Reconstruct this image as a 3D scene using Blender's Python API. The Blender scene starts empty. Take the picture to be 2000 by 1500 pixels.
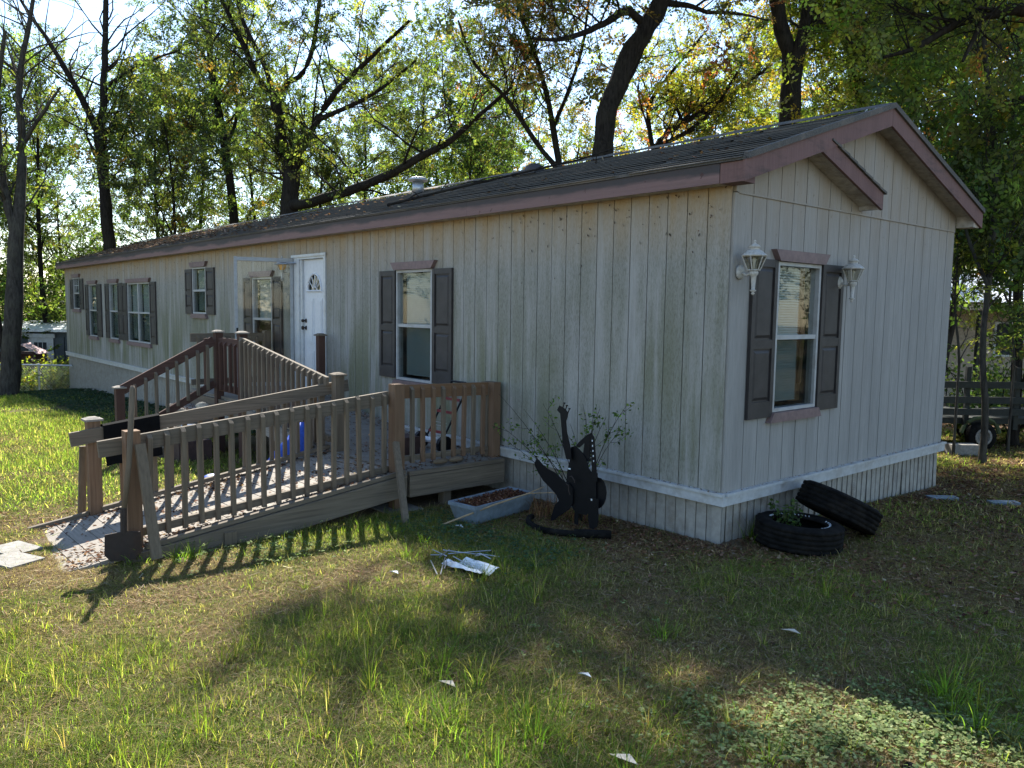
import bpy, math, random
import numpy as np
from mathutils import Vector, Matrix
rng = np.random.default_rng(11); random.seed(11)
S = bpy.context.scene; COL = S.collection
rad = math.radians

# ------------------------------------------------------------------ camera
CP = np.array([3.487, -5.119, 1.779]); YAW, PIT, ROL, FPX = -0.8612, -0.0942, 0.0142, 1556.1
def _basis():
    cy, sy, cp, sp = math.cos(YAW), math.sin(YAW), math.cos(PIT), math.sin(PIT)
    f = np.array([sy*cp, cy*cp, sp]); r = np.array([cy, -sy, 0.0]); u = np.cross(r, f)
    c, s = math.cos(ROL), math.sin(ROL)
    return c*r + s*u, -s*r + c*u, f
CR, CU, CF = _basis()
cam = bpy.data.cameras.new("camera"); camo = bpy.data.objects.new("camera", cam); COL.objects.link(camo)
cam.sensor_width = 36; cam.lens = FPX/2000*36; cam.clip_end = 600; cam.clip_start = 0.05
camo.matrix_world = Matrix(((CR[0], CU[0], -CF[0], CP[0]), (CR[1], CU[1], -CF[1], CP[1]), (CR[2], CU[2], -CF[2], CP[2]), (0, 0, 0, 1)))
S.camera = camo
def sight(u, v, d):
    """a point of the real place d metres in front of the camera, read off the photograph at pixel u, v"""
    return CP + d*(CF + (u-1000)/FPX*CR - (v-750)/FPX*CU)

# ------------------------------------------------------------------ light
SUN_EL, SUN_AZ = rad(43), rad(-62)            # azimuth from +Y towards +X
SD = np.array([math.sin(SUN_AZ)*math.cos(SUN_EL), math.cos(SUN_AZ)*math.cos(SUN_EL), math.sin(SUN_EL)])
W = bpy.data.worlds.new("World"); S.world = W; W.use_nodes = True
nt = W.node_tree; nt.nodes.clear()
sky = nt.nodes.new('ShaderNodeTexSky'); sky.sky_type = 'NISHITA'; sky.sun_disc = False
sky.sun_elevation = SUN_EL; sky.sun_rotation = SUN_AZ
sky.air_density = 1.0; sky.dust_density = 0.15; sky.ozone_density = 1.0
bg = nt.nodes.new('ShaderNodeBackground'); bg.inputs[1].default_value = 0.115
out = nt.nodes.new('ShaderNodeOutputWorld')
nt.links.new(sky.outputs[0], bg.inputs[0]); nt.links.new(bg.outputs[0], out.inputs[0])
sl = bpy.data.lights.new("sun", 'SUN'); sl.energy = 5.0; sl.angle = rad(0.55); sl.color = (1.0, 0.955, 0.87)
slo = bpy.data.objects.new("sun", sl); COL.objects.link(slo)
slo.rotation_euler = Vector(SD).to_track_quat('Z', 'Y').to_euler(); slo.location = (-10, 8, 14)
vs = S.view_settings
S.display_settings.display_device = 'sRGB'; vs.view_transform = 'Standard'; vs.look = 'None'
vs.exposure = 1.5; vs.gamma = 1.0; vs.use_curve_mapping = False
S.cycles.max_bounces = 5; S.cycles.diffuse_bounces = 2; S.cycles.glossy_bounces = 2; S.cycles.transmission_bounces = 3
S.cycles.transparent_max_bounces = 8; S.cycles.caustics_reflective = False; S.cycles.caustics_refractive = False

# ------------------------------------------------------------------ helpers
def link(o, parent=None):
    COL.objects.link(o)
    if parent is not None: o.parent = parent
    return o
def tag(o, label=None, cat=None, group=None, kind=None, category=None):
    cat = cat or category
    for k, v in (('label', label), ('category', cat), ('group', group), ('kind', kind)):
        if v: o[k] = v
    return o
def root(name, loc, label, cat, group=None, kind=None):
    o = bpy.data.objects.new(name, None); o.empty_display_size = .2; o.location = loc
    link(o); return tag(o, label, cat, group, kind)
def ploc(parent):
    p = np.zeros(3)
    while parent is not None:
        p = p + np.array(parent.location); parent = parent.parent
    return p

class MB:
    def __init__(s): s.v = []; s.f = []
    def _add(s, vs_, fs):
        n = len(s.v); s.v += [tuple(map(float, a)) for a in vs_]; s.f += [tuple(n+i for i in f) for f in fs]; return s
    def hexa(s, P):
        return s._add(P, [(0, 3, 2, 1), (4, 5, 6, 7), (0, 1, 5, 4), (1, 2, 6, 5), (2, 3, 7, 6), (3, 0, 4, 7)])
    def box(s, x0, x1, y0, y1, z0, z1):
        return s.hexa([(x0, y0, z0), (x1, y0, z0), (x1, y1, z0), (x0, y1, z0), (x0, y0, z1), (x1, y0, z1), (x1, y1, z1), (x0, y1, z1)])
    def bar(s, p, q, w, h, side=None):
        """box from p to q, w across (along side), h the other way"""
        p, q = np.array(p, float), np.array(q, float); d = q-p; d = d/np.linalg.norm(d)
        if side is None: side = (0, 0, 1) if abs(d[2]) < .9 else (1, 0, 0); a = np.cross(d, side)
        else: a = np.array(side, float); a = a - d*np.dot(a, d)
        a = a/np.linalg.norm(a); b = np.cross(a, d); a = a*w/2; b = b*h/2
        return s.hexa([p-a-b, p+a-b, p+a+b, p-a+b, q-a-b, q+a-b, q+a+b, q-a+b])
    def prism(s, pts, ext):
        n = len(pts); e = np.array(ext, float)
        V = [np.array(a, float) for a in pts]; V += [a+e for a in V[:n]]
        F = [tuple(range(n-1, -1, -1)), tuple(range(n, 2*n))] + [(i, (i+1) % n, n+(i+1) % n, n+i) for i in range(n)]
        return s._add(V, F)
    def tube(s, path, r, n=8, cap=True):
        path = [np.array(a, float) for a in path]; m = len(path); rs = r if hasattr(r, '__len__') else [r]*m
        V = []; 
        for i in range(m):
            t = path[min(i+1, m-1)]-path[max(i-1, 0)]; t = t/(np.linalg.norm(t)+1e-9)
            ref = np.array((0, 0, 1.)) if abs(t[2]) < .85 else np.array((1., 0, 0))
            a = np.cross(t, ref); a /= np.linalg.norm(a); b = np.cross(t, a)
            for k in range(n):
                g = 2*math.pi*k/n; V.append(path[i]+rs[i]*(math.cos(g)*a+math.sin(g)*b))
        F = [(i*n+k, i*n+(k+1) % n, (i+1)*n+(k+1) % n, (i+1)*n+k) for i in range(m-1) for k in range(n)]
        if cap: F += [tuple(range(n-1, -1, -1)), tuple((m-1)*n+k for k in range(n))]
        return s._add(V, F)
    def lathe(s, c, prof, n=16, axis=(0, 0, 1), squash=None):
        ax = Vector(axis).normalized(); q = Vector((0, 0, 1)).rotation_difference(ax); V = []
        for r, z in prof:
            for k in range(n):
                g = 2*math.pi*k/n; p = q @ Vector((r*math.cos(g), r*math.sin(g), z)); V.append((p[0]+c[0], p[1]+c[1], p[2]+c[2]))
        m = len(prof)
        F = [(i*n+k, i*n+(k+1) % n, (i+1)*n+(k+1) % n, (i+1)*n+k) for i in range(m-1) for k in range(n)]
        if prof[0][0] > 1e-4 and prof[0] != prof[-1]: F.append(tuple(range(n-1, -1, -1)))
        if prof[-1][0] > 1e-4 and prof[0] != prof[-1]: F.append(tuple((m-1)*n+k for k in range(n)))
        return s._add(V, F)
    def build(s, name, mat, parent=None, label=None, smooth=False, **kw):
        me = bpy.data.meshes.new(name); o = ploc(parent)
        me.from_pydata([(a[0]-o[0], a[1]-o[1], a[2]-o[2]) for a in s.v], [], s.f)
        if smooth: me.polygons.foreach_set('use_smooth', [True]*len(me.polygons))
        me.materials.append(mat); me.update()
        ob = bpy.data.objects.new(name, me); link(ob, parent); return tag(ob, label, **kw)
def thing1(mb, name, mat, loc, label, cat, group=None, smooth=False, kind=None):
    """a top-level thing that is a single mesh, its origin at its base"""
    me = bpy.data.meshes.new(name)
    me.from_pydata([(a[0]-loc[0], a[1]-loc[1], a[2]-loc[2]) for a in mb.v], [], mb.f)
    if smooth: me.polygons.foreach_set('use_smooth', [True]*len(me.polygons))
    me.materials.append(mat); me.update()
    ob = bpy.data.objects.new(name, me); ob.location = loc; link(ob); return tag(ob, label, cat, group, kind)
def dup(o, parent, loc):
    c = o.copy(); link(c, parent); c.location = loc; return c

def npmesh(name, V, F, mat, parent=None, col=None, smooth=False, origin=None, **kw):
    """mesh from arrays: V (n,3), F (m,4) quads, col (m,3) one colour per face"""
    me = bpy.data.meshes.new(name); o = ploc(parent) if origin is None else np.array(origin)
    V = (V-o).astype(np.float32); F = F.astype(np.int32); m = len(F)
    me.vertices.add(len(V)); me.vertices.foreach_set('co', V.ravel())
    me.loops.add(m*4); me.loops.foreach_set('vertex_index', F.ravel())
    me.polygons.add(m); me.polygons.foreach_set('loop_start', np.arange(0, m*4, 4, dtype=np.int32))
    me.update(calc_edges=True)
    if smooth: me.polygons.foreach_set('use_smooth', np.ones(m, dtype=bool))
    if col is not None:
        at = me.attributes.new('col', 'FLOAT_COLOR', 'FACE')
        c4 = np.ones((m, 4), np.float32); c4[:, :3] = col; at.data.foreach_set('color', c4.ravel())
    me.materials.append(mat)
    ob = bpy.data.objects.new(name, me); link(ob, parent)
    if origin is not None: ob.location = origin
    return tag(ob, **kw)

# ------------------------------------------------------------------ materials
def mat(name):
    m = bpy.data.materials.new(name); m.use_nodes = True; n = m.node_tree; b = n.nodes['Principled BSDF']
    return m, n, b
def N(n, t, **kw):
    x = n.nodes.new(t)
    for k, v in kw.items(): setattr(x, k, v)
    return x
def mixc(n, fac, a, b, blend='MIX'):
    x = N(n, 'ShaderNodeMix', data_type='RGBA', blend_type=blend)
    for i, v in ((0, fac), (6, a), (7, b)):
        if hasattr(v, 'is_linked') or hasattr(v, 'links'): n.links.new(v, x.inputs[i])
        else: x.inputs[i].default_value = v if i == 0 else (*v, 1)
    return x.outputs[2]
def ramp(n, src, p0, p1, lo=0., hi=1.):
    x = N(n, 'ShaderNodeMapRange'); n.links.new(src, x.inputs[0])
    x.inputs[1].default_value = p0; x.inputs[2].default_value = p1; x.inputs[3].default_value = lo; x.inputs[4].default_value = hi
    return x.outputs[0]
def math_(n, op, a, b=None):
    x = N(n, 'ShaderNodeMath', operation=op)
    for i, v in ((0, a), (1, b)):
        if v is None: continue
        if hasattr(v, 'links'): n.links.new(v, x.inputs[i])
        else: x.inputs[i].default_value = v
    return x.outputs[0]
def noise(n, coord, scale, sc=(1, 1, 1), detail=4, rough=.6, off=(0, 0, 0)):
    mp = N(n, 'ShaderNodeMapping'); n.links.new(coord, mp.inputs[0]); mp.inputs[3].default_value = sc; mp.inputs[1].default_value = off
    x = N(n, 'ShaderNodeTexNoise'); n.links.new(mp.outputs[0], x.inputs[0])
    x.inputs['Scale'].default_value = scale; x.inputs['Detail'].default_value = detail; x.inputs['Roughness'].default_value = rough
    return x.outputs[0]
def pos(n): return N(n, 'ShaderNodeNewGeometry').outputs['Position']
def objrnd(n): return N(n, 'ShaderNodeObjectInfo').outputs['Random']
def bump(n, b, h, dist=.002, st=.6):
    x = N(n, 'ShaderNodeBump'); x.inputs['Strength'].default_value = st; x.inputs['Distance'].default_value = dist
    n.links.new(h, x.inputs['Height']); n.links.new(x.outputs[0], b.inputs['Normal'])
def simple(name, c, rough=.6, metal=0., var=.18, scale=18, spec=.4, dirt=None, bmp=.0):
    m, n, b = mat(name); p = pos(n)
    f = noise(n, p, scale)
    c0 = tuple(x*(1-var) for x in c); c1 = tuple(min(1, x*(1+var)) for x in c)
    cc = mixc(n, ramp(n, f, .35, .65), c0, c1)
    if dirt:
        g = noise(n, p, 5.5, detail=6, rough=.7); cc = mixc(n, ramp(n, g, .5, .72, 0, .7), cc, dirt)
    n.links.new(cc, b.inputs['Base Color']); b.inputs['Roughness'].default_value = rough
    b.inputs['Metallic'].default_value = metal; b.inputs['Specular IOR Level'].default_value = spec
    if bmp: bump(n, b, f, bmp)
    return m
def wood(name, c, axis, dark=.5, stain=None):
    """weathered timber, grain along one axis"""
    m, n, b = mat(name); p = pos(n)
    sc = {'x': (1.2, 40, 40), 'y': (40, 1.2, 40), 'z': (40, 40, 1.2)}[axis]
    r = objrnd(n); ad = N(n, 'ShaderNodeVectorMath', operation='ADD'); n.links.new(p, ad.inputs[0])
    cb = N(n, 'ShaderNodeCombineXYZ'); k = math_(n, 'MULTIPLY', r, 37.)
    for i in range(3): n.links.new(k, cb.inputs[i])
    n.links.new(cb.outputs[0], ad.inputs[1]); q = ad.outputs[0]
    g = noise(n, q, 1.6, sc, 5, .65); lo = noise(n, q, 2.2, (1, 1, 1), 3)
    cc = mixc(n, ramp(n, g, .3, .7), tuple(x*dark for x in c), c)
    cc = mixc(n, ramp(n, lo, .4, .68, 0, .55), cc, stain or tuple(x*.55 for x in c))
    cc = mixc(n, ramp(n, r, 0, 1, 0, .38), cc, tuple(x*.62 for x in c))
    n.links.new(cc, b.inputs['Base Color']); b.inputs['Roughness'].default_value = .85; b.inputs['Specular IOR Level'].default_value = .25
    bump(n, b, g, .003, .8); return m
def siding(name, c, mildew, stain):
    m, n, b = mat(name); p = pos(n); sep = N(n, 'ShaderNodeSeparateXYZ'); n.links.new(p, sep.inputs[0]); z = sep.outputs[2]
    g = noise(n, p, 1.0, (60, 60, 5), 5, .7); st = noise(n, p, 1.0, (5, 5, .45), 5, .65); lo = noise(n, p, .7, (1, 1, .7), 3)
    cc = mixc(n, ramp(n, g, .25, .75), tuple(x*.78 for x in c), tuple(x*1.1 for x in c))
    cc = mixc(n, ramp(n, st, .42, .68, 0, .5), cc, tuple(x*.62 for x in c))
    if mildew:
        hz = math_(n, 'MULTIPLY', ramp(n, z, 2.6, 1.0), ramp(n, z, .1, .6, .5, 1))
        mk = math_(n, 'MULTIPLY', math_(n, 'MULTIPLY', ramp(n, st, .36, .56), ramp(n, lo, .34, .54)), hz)
        cc = mixc(n, math_(n, 'MULTIPLY', mk, mildew*.95), cc, (.165, .17, .105))
        fine = noise(n, p, 1.0, (90, 90, 22), 3, .8)
        mk2 = math_(n, 'MULTIPLY', ramp(n, fine, .46, .62), ramp(n, st, .33, .55))
        cc = mixc(n, math_(n, 'MULTIPLY', mk2, .6), cc, (.12, .12, .08))
    if stain:
        sz = math_(n, 'MULTIPLY', ramp(n, z, 2.15, 2.72), ramp(n, st, .3, .6, .3, 1))
        cc = mixc(n, math_(n, 'MULTIPLY', sz, stain), cc, (.42, .28, .13))
        sp = noise(n, p, 26, (1, 1, .5), 5, .8)
        cc = mixc(n, math_(n, 'MULTIPLY', math_(n, 'MULTIPLY', ramp(n, sp, .63, .68), ramp(n, z, 2.2, 2.75)), .6), cc, (.10, .045, .02))
    n.links.new(cc, b.inputs['Base Color']); b.inputs['Roughness'].default_value = .78; b.inputs['Specular IOR Level'].default_value = .25
    bump(n, b, g, .0025, .7); return m
def leafmat(name, trans=.5, boost=(1.9, 2.1, .75), gloss=.05, rough=.35):
    m = bpy.data.materials.new(name); m.use_nodes = True; n = m.node_tree; n.nodes.clear()
    a = N(n, 'ShaderNodeAttribute', attribute_name='col')
    d = N(n, 'ShaderNodeBsdfDiffuse'); t = N(n, 'ShaderNodeBsdfTranslucent'); gl = N(n, 'ShaderNodeBsdfGlossy'); gl.inputs['Roughness'].default_value = rough
    n.links.new(a.outputs[0], d.inputs[0])
    mu = N(n, 'ShaderNodeVectorMath', operation='MULTIPLY'); n.links.new(a.outputs[0], mu.inputs[0]); mu.inputs[1].default_value = boost
    n.links.new(mu.outputs[0], t.inputs[0])
    m1 = N(n, 'ShaderNodeMixShader'); m1.inputs[0].default_value = trans; n.links.new(d.outputs[0], m1.inputs[1]); n.links.new(t.outputs[0], m1.inputs[2])
    m2 = N(n, 'ShaderNodeMixShader'); m2.inputs[0].default_value = gloss; n.links.new(m1.outputs[0], m2.inputs[1]); n.links.new(gl.outputs[0], m2.inputs[2])
    o = N(n, 'ShaderNodeOutputMaterial'); n.links.new(m2.outputs[0], o.inputs[0]); return m
def glassmat(name, tint=(.8, .85, .85), refl=1.0):
    m = bpy.data.materials.new(name); m.use_nodes = True; n = m.node_tree; n.nodes.clear()
    t = N(n, 'ShaderNodeBsdfTransparent'); t.inputs[0].default_value = (*tint, 1)
    g = N(n, 'ShaderNodeBsdfGlossy'); g.inputs['Roughness'].default_value = .02
    fr = N(n, 'ShaderNodeLayerWeight'); fr.inputs[0].default_value = .5
    fz = math_(n, 'ADD', math_(n, 'MULTIPLY', math_(n, 'POWER', fr.outputs[1], 4.2), .9*refl), .04*refl)
    mx = N(n, 'ShaderNodeMixShader'); n.links.new(fz, mx.inputs[0]); n.links.new(t.outputs[0], mx.inputs[1]); n.links.new(g.outputs[0], mx.inputs[2])
    o = N(n, 'ShaderNodeOutputMaterial'); n.links.new(mx.outputs[0], o.inputs[0]); return m
def barkmat(name, c):
    m, n, b = mat(name); p = pos(n)
    v = noise(n, p, 1., (22, 22, 4), 5, .7); l = noise(n, p, 2.5, detail=4)
    cc = mixc(n, ramp(n, v, .35, .65), tuple(x*.35 for x in c), c); cc = mixc(n, ramp(n, l, .45, .7, 0, .5), cc, (c[0]*1.3, c[1]*1.4, c[2]*1.2))
    n.links.new(cc, b.inputs['Base Color']); b.inputs['Roughness'].default_value = .95; b.inputs['Specular IOR Level'].default_value = .1
    bump(n, b, v, .03, .9); return m

M_long = siding('long_wall_paint', (.345, .336, .312), 1.0, .7)
M_gable = siding('gable_wall_paint', (.32, .312, .294), .0, .25)
M_skirt = simple('skirting_vinyl', (.315, .30, .27), .55, dirt=(.17, .14, .11), var=.12)
M_trimw = simple('white_vinyl_trim', (.46, .475, .48), .4, var=.1, dirt=(.27, .24, .20))
M_mauve = siding('mauve_fascia_paint', (.18, .105, .096), 0, 0)
def _dirty(m):
    n = m.node_tree; b = n.nodes['Principled BSDF']; src = b.inputs['Base Color'].links[0].from_socket; q = noise(n, pos(n), 1., (2.2, 2.2, 9), 6, .72)
    n.links.new(mixc(n, ramp(n, q, .53, .68, 0, .7), src, (.07, .055, .052)), b.inputs['Base Color'])
_dirty(M_mauve)
M_header = simple('faded_mauve_trim', (.185, .125, .12), .6, var=.15, dirt=(.12, .09, .08))
M_shut = simple('slate_shutter_plastic', (.036, .0315, .031), .55, var=.2, scale=9)
M_alu = simple('white_aluminium', (.52, .54, .55), .4, var=.06, dirt=(.38, .36, .32))
M_winfr = simple('dull_window_frame', (.37, .38, .38), .5, var=.08, dirt=(.25, .23, .2))
M_stormfr = simple('dull_storm_frame', (.33, .35, .36), .45, var=.08, dirt=(.2, .2, .19))
M_door = simple('white_door_paint', (.62, .64, .67), .4, var=.04)
M_blind = simple('blind_slat', (.35, .385, .375), .5, var=.06)
M_inside = simple('dark_room', (.035, .04, .045), .9)
M_curtain = simple('brown_curtain', (.20, .11, .06), .9)
M_screen = glassmat('insect_screen', (.78, .80, .80), .1)
M_glass = glassmat('window_glass', (.93, .95, .94), .55)
M_darkglass = simple('dark_glass', (.012, .02, .022), .08)
M_stormg = glassmat('storm_glass', (.95, .955, .955), .4)
M_lampw = simple('lamp_white_paint', (.42, .41, .38), .5, dirt=(.3, .25, .18), scale=60)
M_amber = simple('amber_glass', (.80, .42, .10), .25)
M_lampg = glassmat('lamp_glass', (.80, .78, .70), 1.5)
M_soffit = simple('soffit', (.40, .36, .31), .7, dirt=(.14, .10, .07))
M_black = simple('black_steel', (.005, .0055, .007), .5, spec=.22, bmp=0)
M_rubber = simple('tyre_rubber', (.0078, .0075, .0072), .9, spec=.1, var=.5, dirt=(.03, .025, .02))
M_matr = simple('black_rubber_mat', (.005, .005, .0055), .9, spec=.1)
M_metal = simple('galvanised', (.38, .40, .42), .4, .8)
M_rust = simple('rusty_steel', (.035, .026, .022), .8, .1, dirt=(.07, .035, .02))
M_planter = simple('blue_grey_plastic', (.17, .215, .26), .5, dirt=(.12, .12, .12))
M_conc = simple('concrete', (.25, .235, .21), .9, scale=30, bmp=.003, dirt=(.16, .14, .11))
M_tarp = simple('blue_tarp', (.02, .08, .45), .5)
M_whitecloth = simple('white_cloth', (.62, .68, .72), .7, var=.1, dirt=(.3, .3, .28))
M_red = simple('red_enamel', (.20, .03, .035), .5, var=.2)
M_white = simple('white_plastic', (.7, .72, .75), .5)
M_brownbox = simple('brown_crate', (.06, .035, .03), .8)
M_stone = simple('pale_stone', (.50, .45, .36), .9, bmp=.01)
M_roofw = simple('white_metal_roof', (.75, .78, .80), .45, dirt=(.35, .33, .3))
M_slate = simple('slate_wall', (.07, .085, .095), .7)
M_beige = simple('beige_wall', (.38, .31, .23), .8)
M_darkw = simple('dark_rail_paint', (.025, .027, .022), .8)
M_cloth = simple('red_white_cloth', (.55, .38, .37), .9, scale=5, var=.4)
WX = wood('grey_wood_along_x', (.22, .18, .135), 'x', .42); WY = wood('grey_wood_along_y', (.22, .18, .135), 'y', .42); WZ = wood('grey_wood_upright', (.22, .175, .125), 'z', .42)
WDX = wood('deck_wood_along_x', (.36, .32, .27), 'x', .5); WDY = wood('deck_wood_along_y', (.29, .26, .22), 'y', .5)
WO = wood('orange_brown_wood_upright', (.25, .155, .095), 'z'); WR = wood('red_stained_wood_upright', (.118, .064, .048), 'z')
WRX = wood('red_stained_wood_along_x', (.115, .064, .05), 'x'); WRY = wood('red_stained_wood_along_y', (.115, .064, .05), 'y')
B1 = barkmat('dark_bark', (.036, .031, .027)); B2 = barkmat('grey_bark', (.075, .068, .058))
L_tree = leafmat('tree_leaves', .60, (2.75, 2.85, 1.15), .025, .5)
L_grass = leafmat('grass_blades', .52, (2.35, 2.85, 1.1), .008, .6)
L_dry = leafmat('dry_leaves', .25, (1.4, 1.2, .8), .0)
L_mint = leafmat('mint_leaves', .35, (1.3, 1.6, .8), .006, .6)
M_shingle, _n, _b = mat('asphalt_shingle')
_p = pos(_n); _r = objrnd(_n); _g = noise(_n, _p, 160, detail=2); _l = noise(_n, _p, 1.1, (1, 2.5, 1), 5, .7)
_c = mixc(_n, ramp(_n, _g, .3, .7), (.03, .029, .028), (.15, .14, .125)); _c = mixc(_n, ramp(_n, _r, 0, 1, 0, .5), _c, (.06, .057, .053))
_c = mixc(_n, ramp(_n, _l, .5, .68, 0, .55), _c, (.20, .165, .13))
_n.links.new(_c, _b.inputs['Base Color']); _b.inputs['Roughness'].default_value = .9; bump(_n, _b, _g, .003)

# darker weathering on the fascia's upper edge
def fascia_mat():
    m, n, b = mat('weathered_mauve_fascia'); p = pos(n); sep = N(n, 'ShaderNodeSeparateXYZ'); n.links.new(p, sep.inputs[0])
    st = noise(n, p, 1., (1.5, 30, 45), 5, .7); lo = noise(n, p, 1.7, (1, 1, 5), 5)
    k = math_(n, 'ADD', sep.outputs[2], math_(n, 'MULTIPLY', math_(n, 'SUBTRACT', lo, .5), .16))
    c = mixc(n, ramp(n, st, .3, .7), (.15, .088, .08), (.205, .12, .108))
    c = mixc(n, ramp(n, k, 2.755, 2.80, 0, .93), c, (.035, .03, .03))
    sp = noise(n, p, 16, detail=4); c = mixc(n, ramp(n, sp, .66, .7, 0, .8), c, (.06, .02, .015))
    n.links.new(c, b.inputs['Base Color']); b.inputs['Roughness'].default_value = .7; bump(n, b, st, .002); return m
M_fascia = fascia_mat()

# ------------------------------------------------------------------ ground
def vnoise(x, y, s, seed=0):
    a = np.zeros_like(x)
    for k in range(5):
        th = seed*1.7+k*2.4; f = s*(1.0+.55*k)
        a = a + np.sin((x*math.cos(th)+y*math.sin(th))*f+seed*3+k*1.3)*np.cos((-x*math.sin(th)+y*math.cos(th))*f*.83+k*2.1+seed)/(1+.6*k)
    return a/2.1
def gz(x, y):
    x = np.asarray(x, float); y = np.asarray(y, float)
    z = .024*np.minimum(x, 0)+.006*np.maximum(x, 0)-.032*np.maximum(y-1, 0)*np.clip((x+25)/20, .3, 1)
    z = z-.10*np.maximum(-19-x, 0)**1.0
    z = np.maximum(z, -2.1+.03*np.sin(x*.1))
    return z+.012*vnoise(x, y, 1.1, 3)+.006*vnoise(x, y, 4.1, 5)
def ground():
    xs = np.concatenate([np.linspace(-160, -30, 18), np.linspace(-28, -10, 46), np.linspace(-9.8, 7, 130), np.linspace(8, 30, 14), np.linspace(40, 160, 8)])
    ys = np.concatenate([np.linspace(-160, -20, 12), np.linspace(-18, -7, 18), np.linspace(-6.8, 8, 110), np.linspace(9, 40, 24), np.linspace(45, 200, 10)])
    X, Y = np.meshgrid(xs, ys, indexing='ij'); Z = gz(X, Y)
    V = np.stack([X, Y, Z], -1).reshape(-1, 3); nx, ny = len(xs), len(ys)
    i, j = np.meshgrid(np.arange(nx-1), np.arange(ny-1), indexing='ij'); a = (i*ny+j).ravel()
    F = np.stack([a, a+ny, a+ny+1, a+1], -1)
    m, n, b = mat('yard_soil'); p = pos(n)
    l = noise(n, p, .55, detail=5); f = noise(n, p, 38, detail=5, rough=.75); mid = noise(n, p, 6, detail=5, rough=.7); s2 = noise(n, p, 110, (1, .5, 1), 3)
    c = mixc(n, ramp(n, f, .35, .68), (.085, .058, .040), (.24, .175, .11))
    c = mixc(n, ramp(n, s2, .5, .7, 0, .6), c, (.27, .20, .12))
    c = mixc(n, math_(n, 'MULTIPLY', ramp(n, l, .42, .6), ramp(n, mid, .35, .6, .2, .75)), c, (.075, .085, .028))
    n.links.new(c, b.inputs['Base Color']); b.inputs['Roughness'].default_value = 1; b.inputs['Specular IOR Level'].default_value = .1
    bump(n, b, f, .02, .9)
    npmesh('ground', V, F, m, smooth=True, kind='structure')
ground()

# ------------------------------------------------------------------ the mobile home
L, WD, ZT, ZE = 21.75, 4.06, .40, 2.70
PITCH = .333; ZR = 3.60; YR = WD/2
home = root('mobile_home', (-L/2, WD/2, 0), 'long beige mobile home with dark shutters, mauve fascia and mildewed siding', 'mobile home')
def MBw(kind):
    """maps (along the wall, out of the wall, up) onto the long wall or the gable wall"""
    if kind == 'long': return lambda s, d, z: (s, -d, z)
    return lambda s, d, z: (d, s, z)
def lbox(mb, T, s0, s1, d0, d1, z0, z1):
    a = T(s0, d0, z0); b = T(s1, d1, z1)
    mb.box(min(a[0], b[0]), max(a[0], b[0]), min(a[1], b[1]), max(a[1], b[1]), z0, z1)
OPEN_LONG = [(-4.55, -3.82, .93, 2.205), (-8.73, -8.01, .93, 2.205), (-11.43, -10.76, 1.61, 2.44), (-15.60, -14.0, .94, 2.22),
             (-17.10, -16.38, .94, 2.24), (-19.03, -18.27, .94, 2.24), (-20.70, -20.0, 1.61, 2.44), (-7.29, -6.31, .56, 2.46)]
OPEN_GAB = [(.605, 1.275, .98, 2.18)]
def cut(s0, s1, z0, z1, holes):
    xs = sorted({s0, s1}|{h for a in holes for h in a[:2] if s0 < h < s1}); R = []
    for a, b in zip(xs[:-1], xs[1:]):
        m = (a+b)/2; zz = [(z0, z1)]
        for h in holes:
            if h[0] <= m <= h[1]:
                zz = [q for (p_, q_) in zz for q in ((p_, min(q_, h[2])), (max(p_, h[3]), q_)) if q[1]-q[0] > .005]
        R += [(a, b, p_, q_) for p_, q_ in zz]
    return R
# backing walls, a few millimetres behind the planks
mb = MB()
for a in cut(-L+.03, -.03, ZT-.05, 2.86, OPEN_LONG): mb.box(a[0], a[1], .004, .03, a[2], a[3])
mb.build('wall', M_darkw, home)
mb = MB()
for a in cut(.032, WD-.03, ZT-.05, 2.74, OPEN_GAB): mb.box(-.03, -.004, a[0], a[1], a[2], a[3])
mb.build('wall', M_darkw, home)
mb = MB(); mb.box(-L, -.04, WD-.02, WD, -.4, 2.75); mb.box(-L, -L+.03, .05, WD-.03, -.6, 2.75)
mb.prism([(-L, .05, 2.75), (-L, WD, 2.75), (-L, YR, 3.42)], (.03, 0, 0)); mb.build('wall', M_gable, home)
SP = .1905; GAP = .0085
s = -L+.04; T = MBw('long')
edges = [0-.0]; 
while edges[-1] > -L+.02: edges.append(max(edges[-1]-SP, -L))
edges = [e-.02 if 0 < i < len(edges)-1 else e for i, e in enumerate(edges)]
for b_, a_ in zip(edges[:-1], edges[1:]):
    if b_-a_ < .01: continue
    dd = .012+random.uniform(-.0012, .0012); rs = cut(a_+GAP/2, b_-GAP/2, ZT, 2.74, OPEN_LONG)
    full = [r_ for r_ in rs if r_[3]-r_[2] > 2.3]; part_ = [r_ for r_ in rs if r_[3]-r_[2] <= 2.3]
    for grp_ in ([full] if full else [])+[[r_ for r_ in part_ if r_[3] > 2.7 and r_[2] > 1.5], [r_ for r_ in part_ if r_[2] < .5]]:
        if not grp_: continue
        mb = MB()
        for r_ in grp_: mb.box(r_[0], r_[1], -dd, .004, r_[2], r_[3])
        mb.build('siding_plank', M_long, home)
y = -.012
ge = [-.012, .05, .05+.19]
while ge[-1] < WD-.2: ge.append(ge[-1]+SP)
ge.append(WD)
def gtop(yv): return ZR-.10-abs(yv-YR)*PITCH
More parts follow.
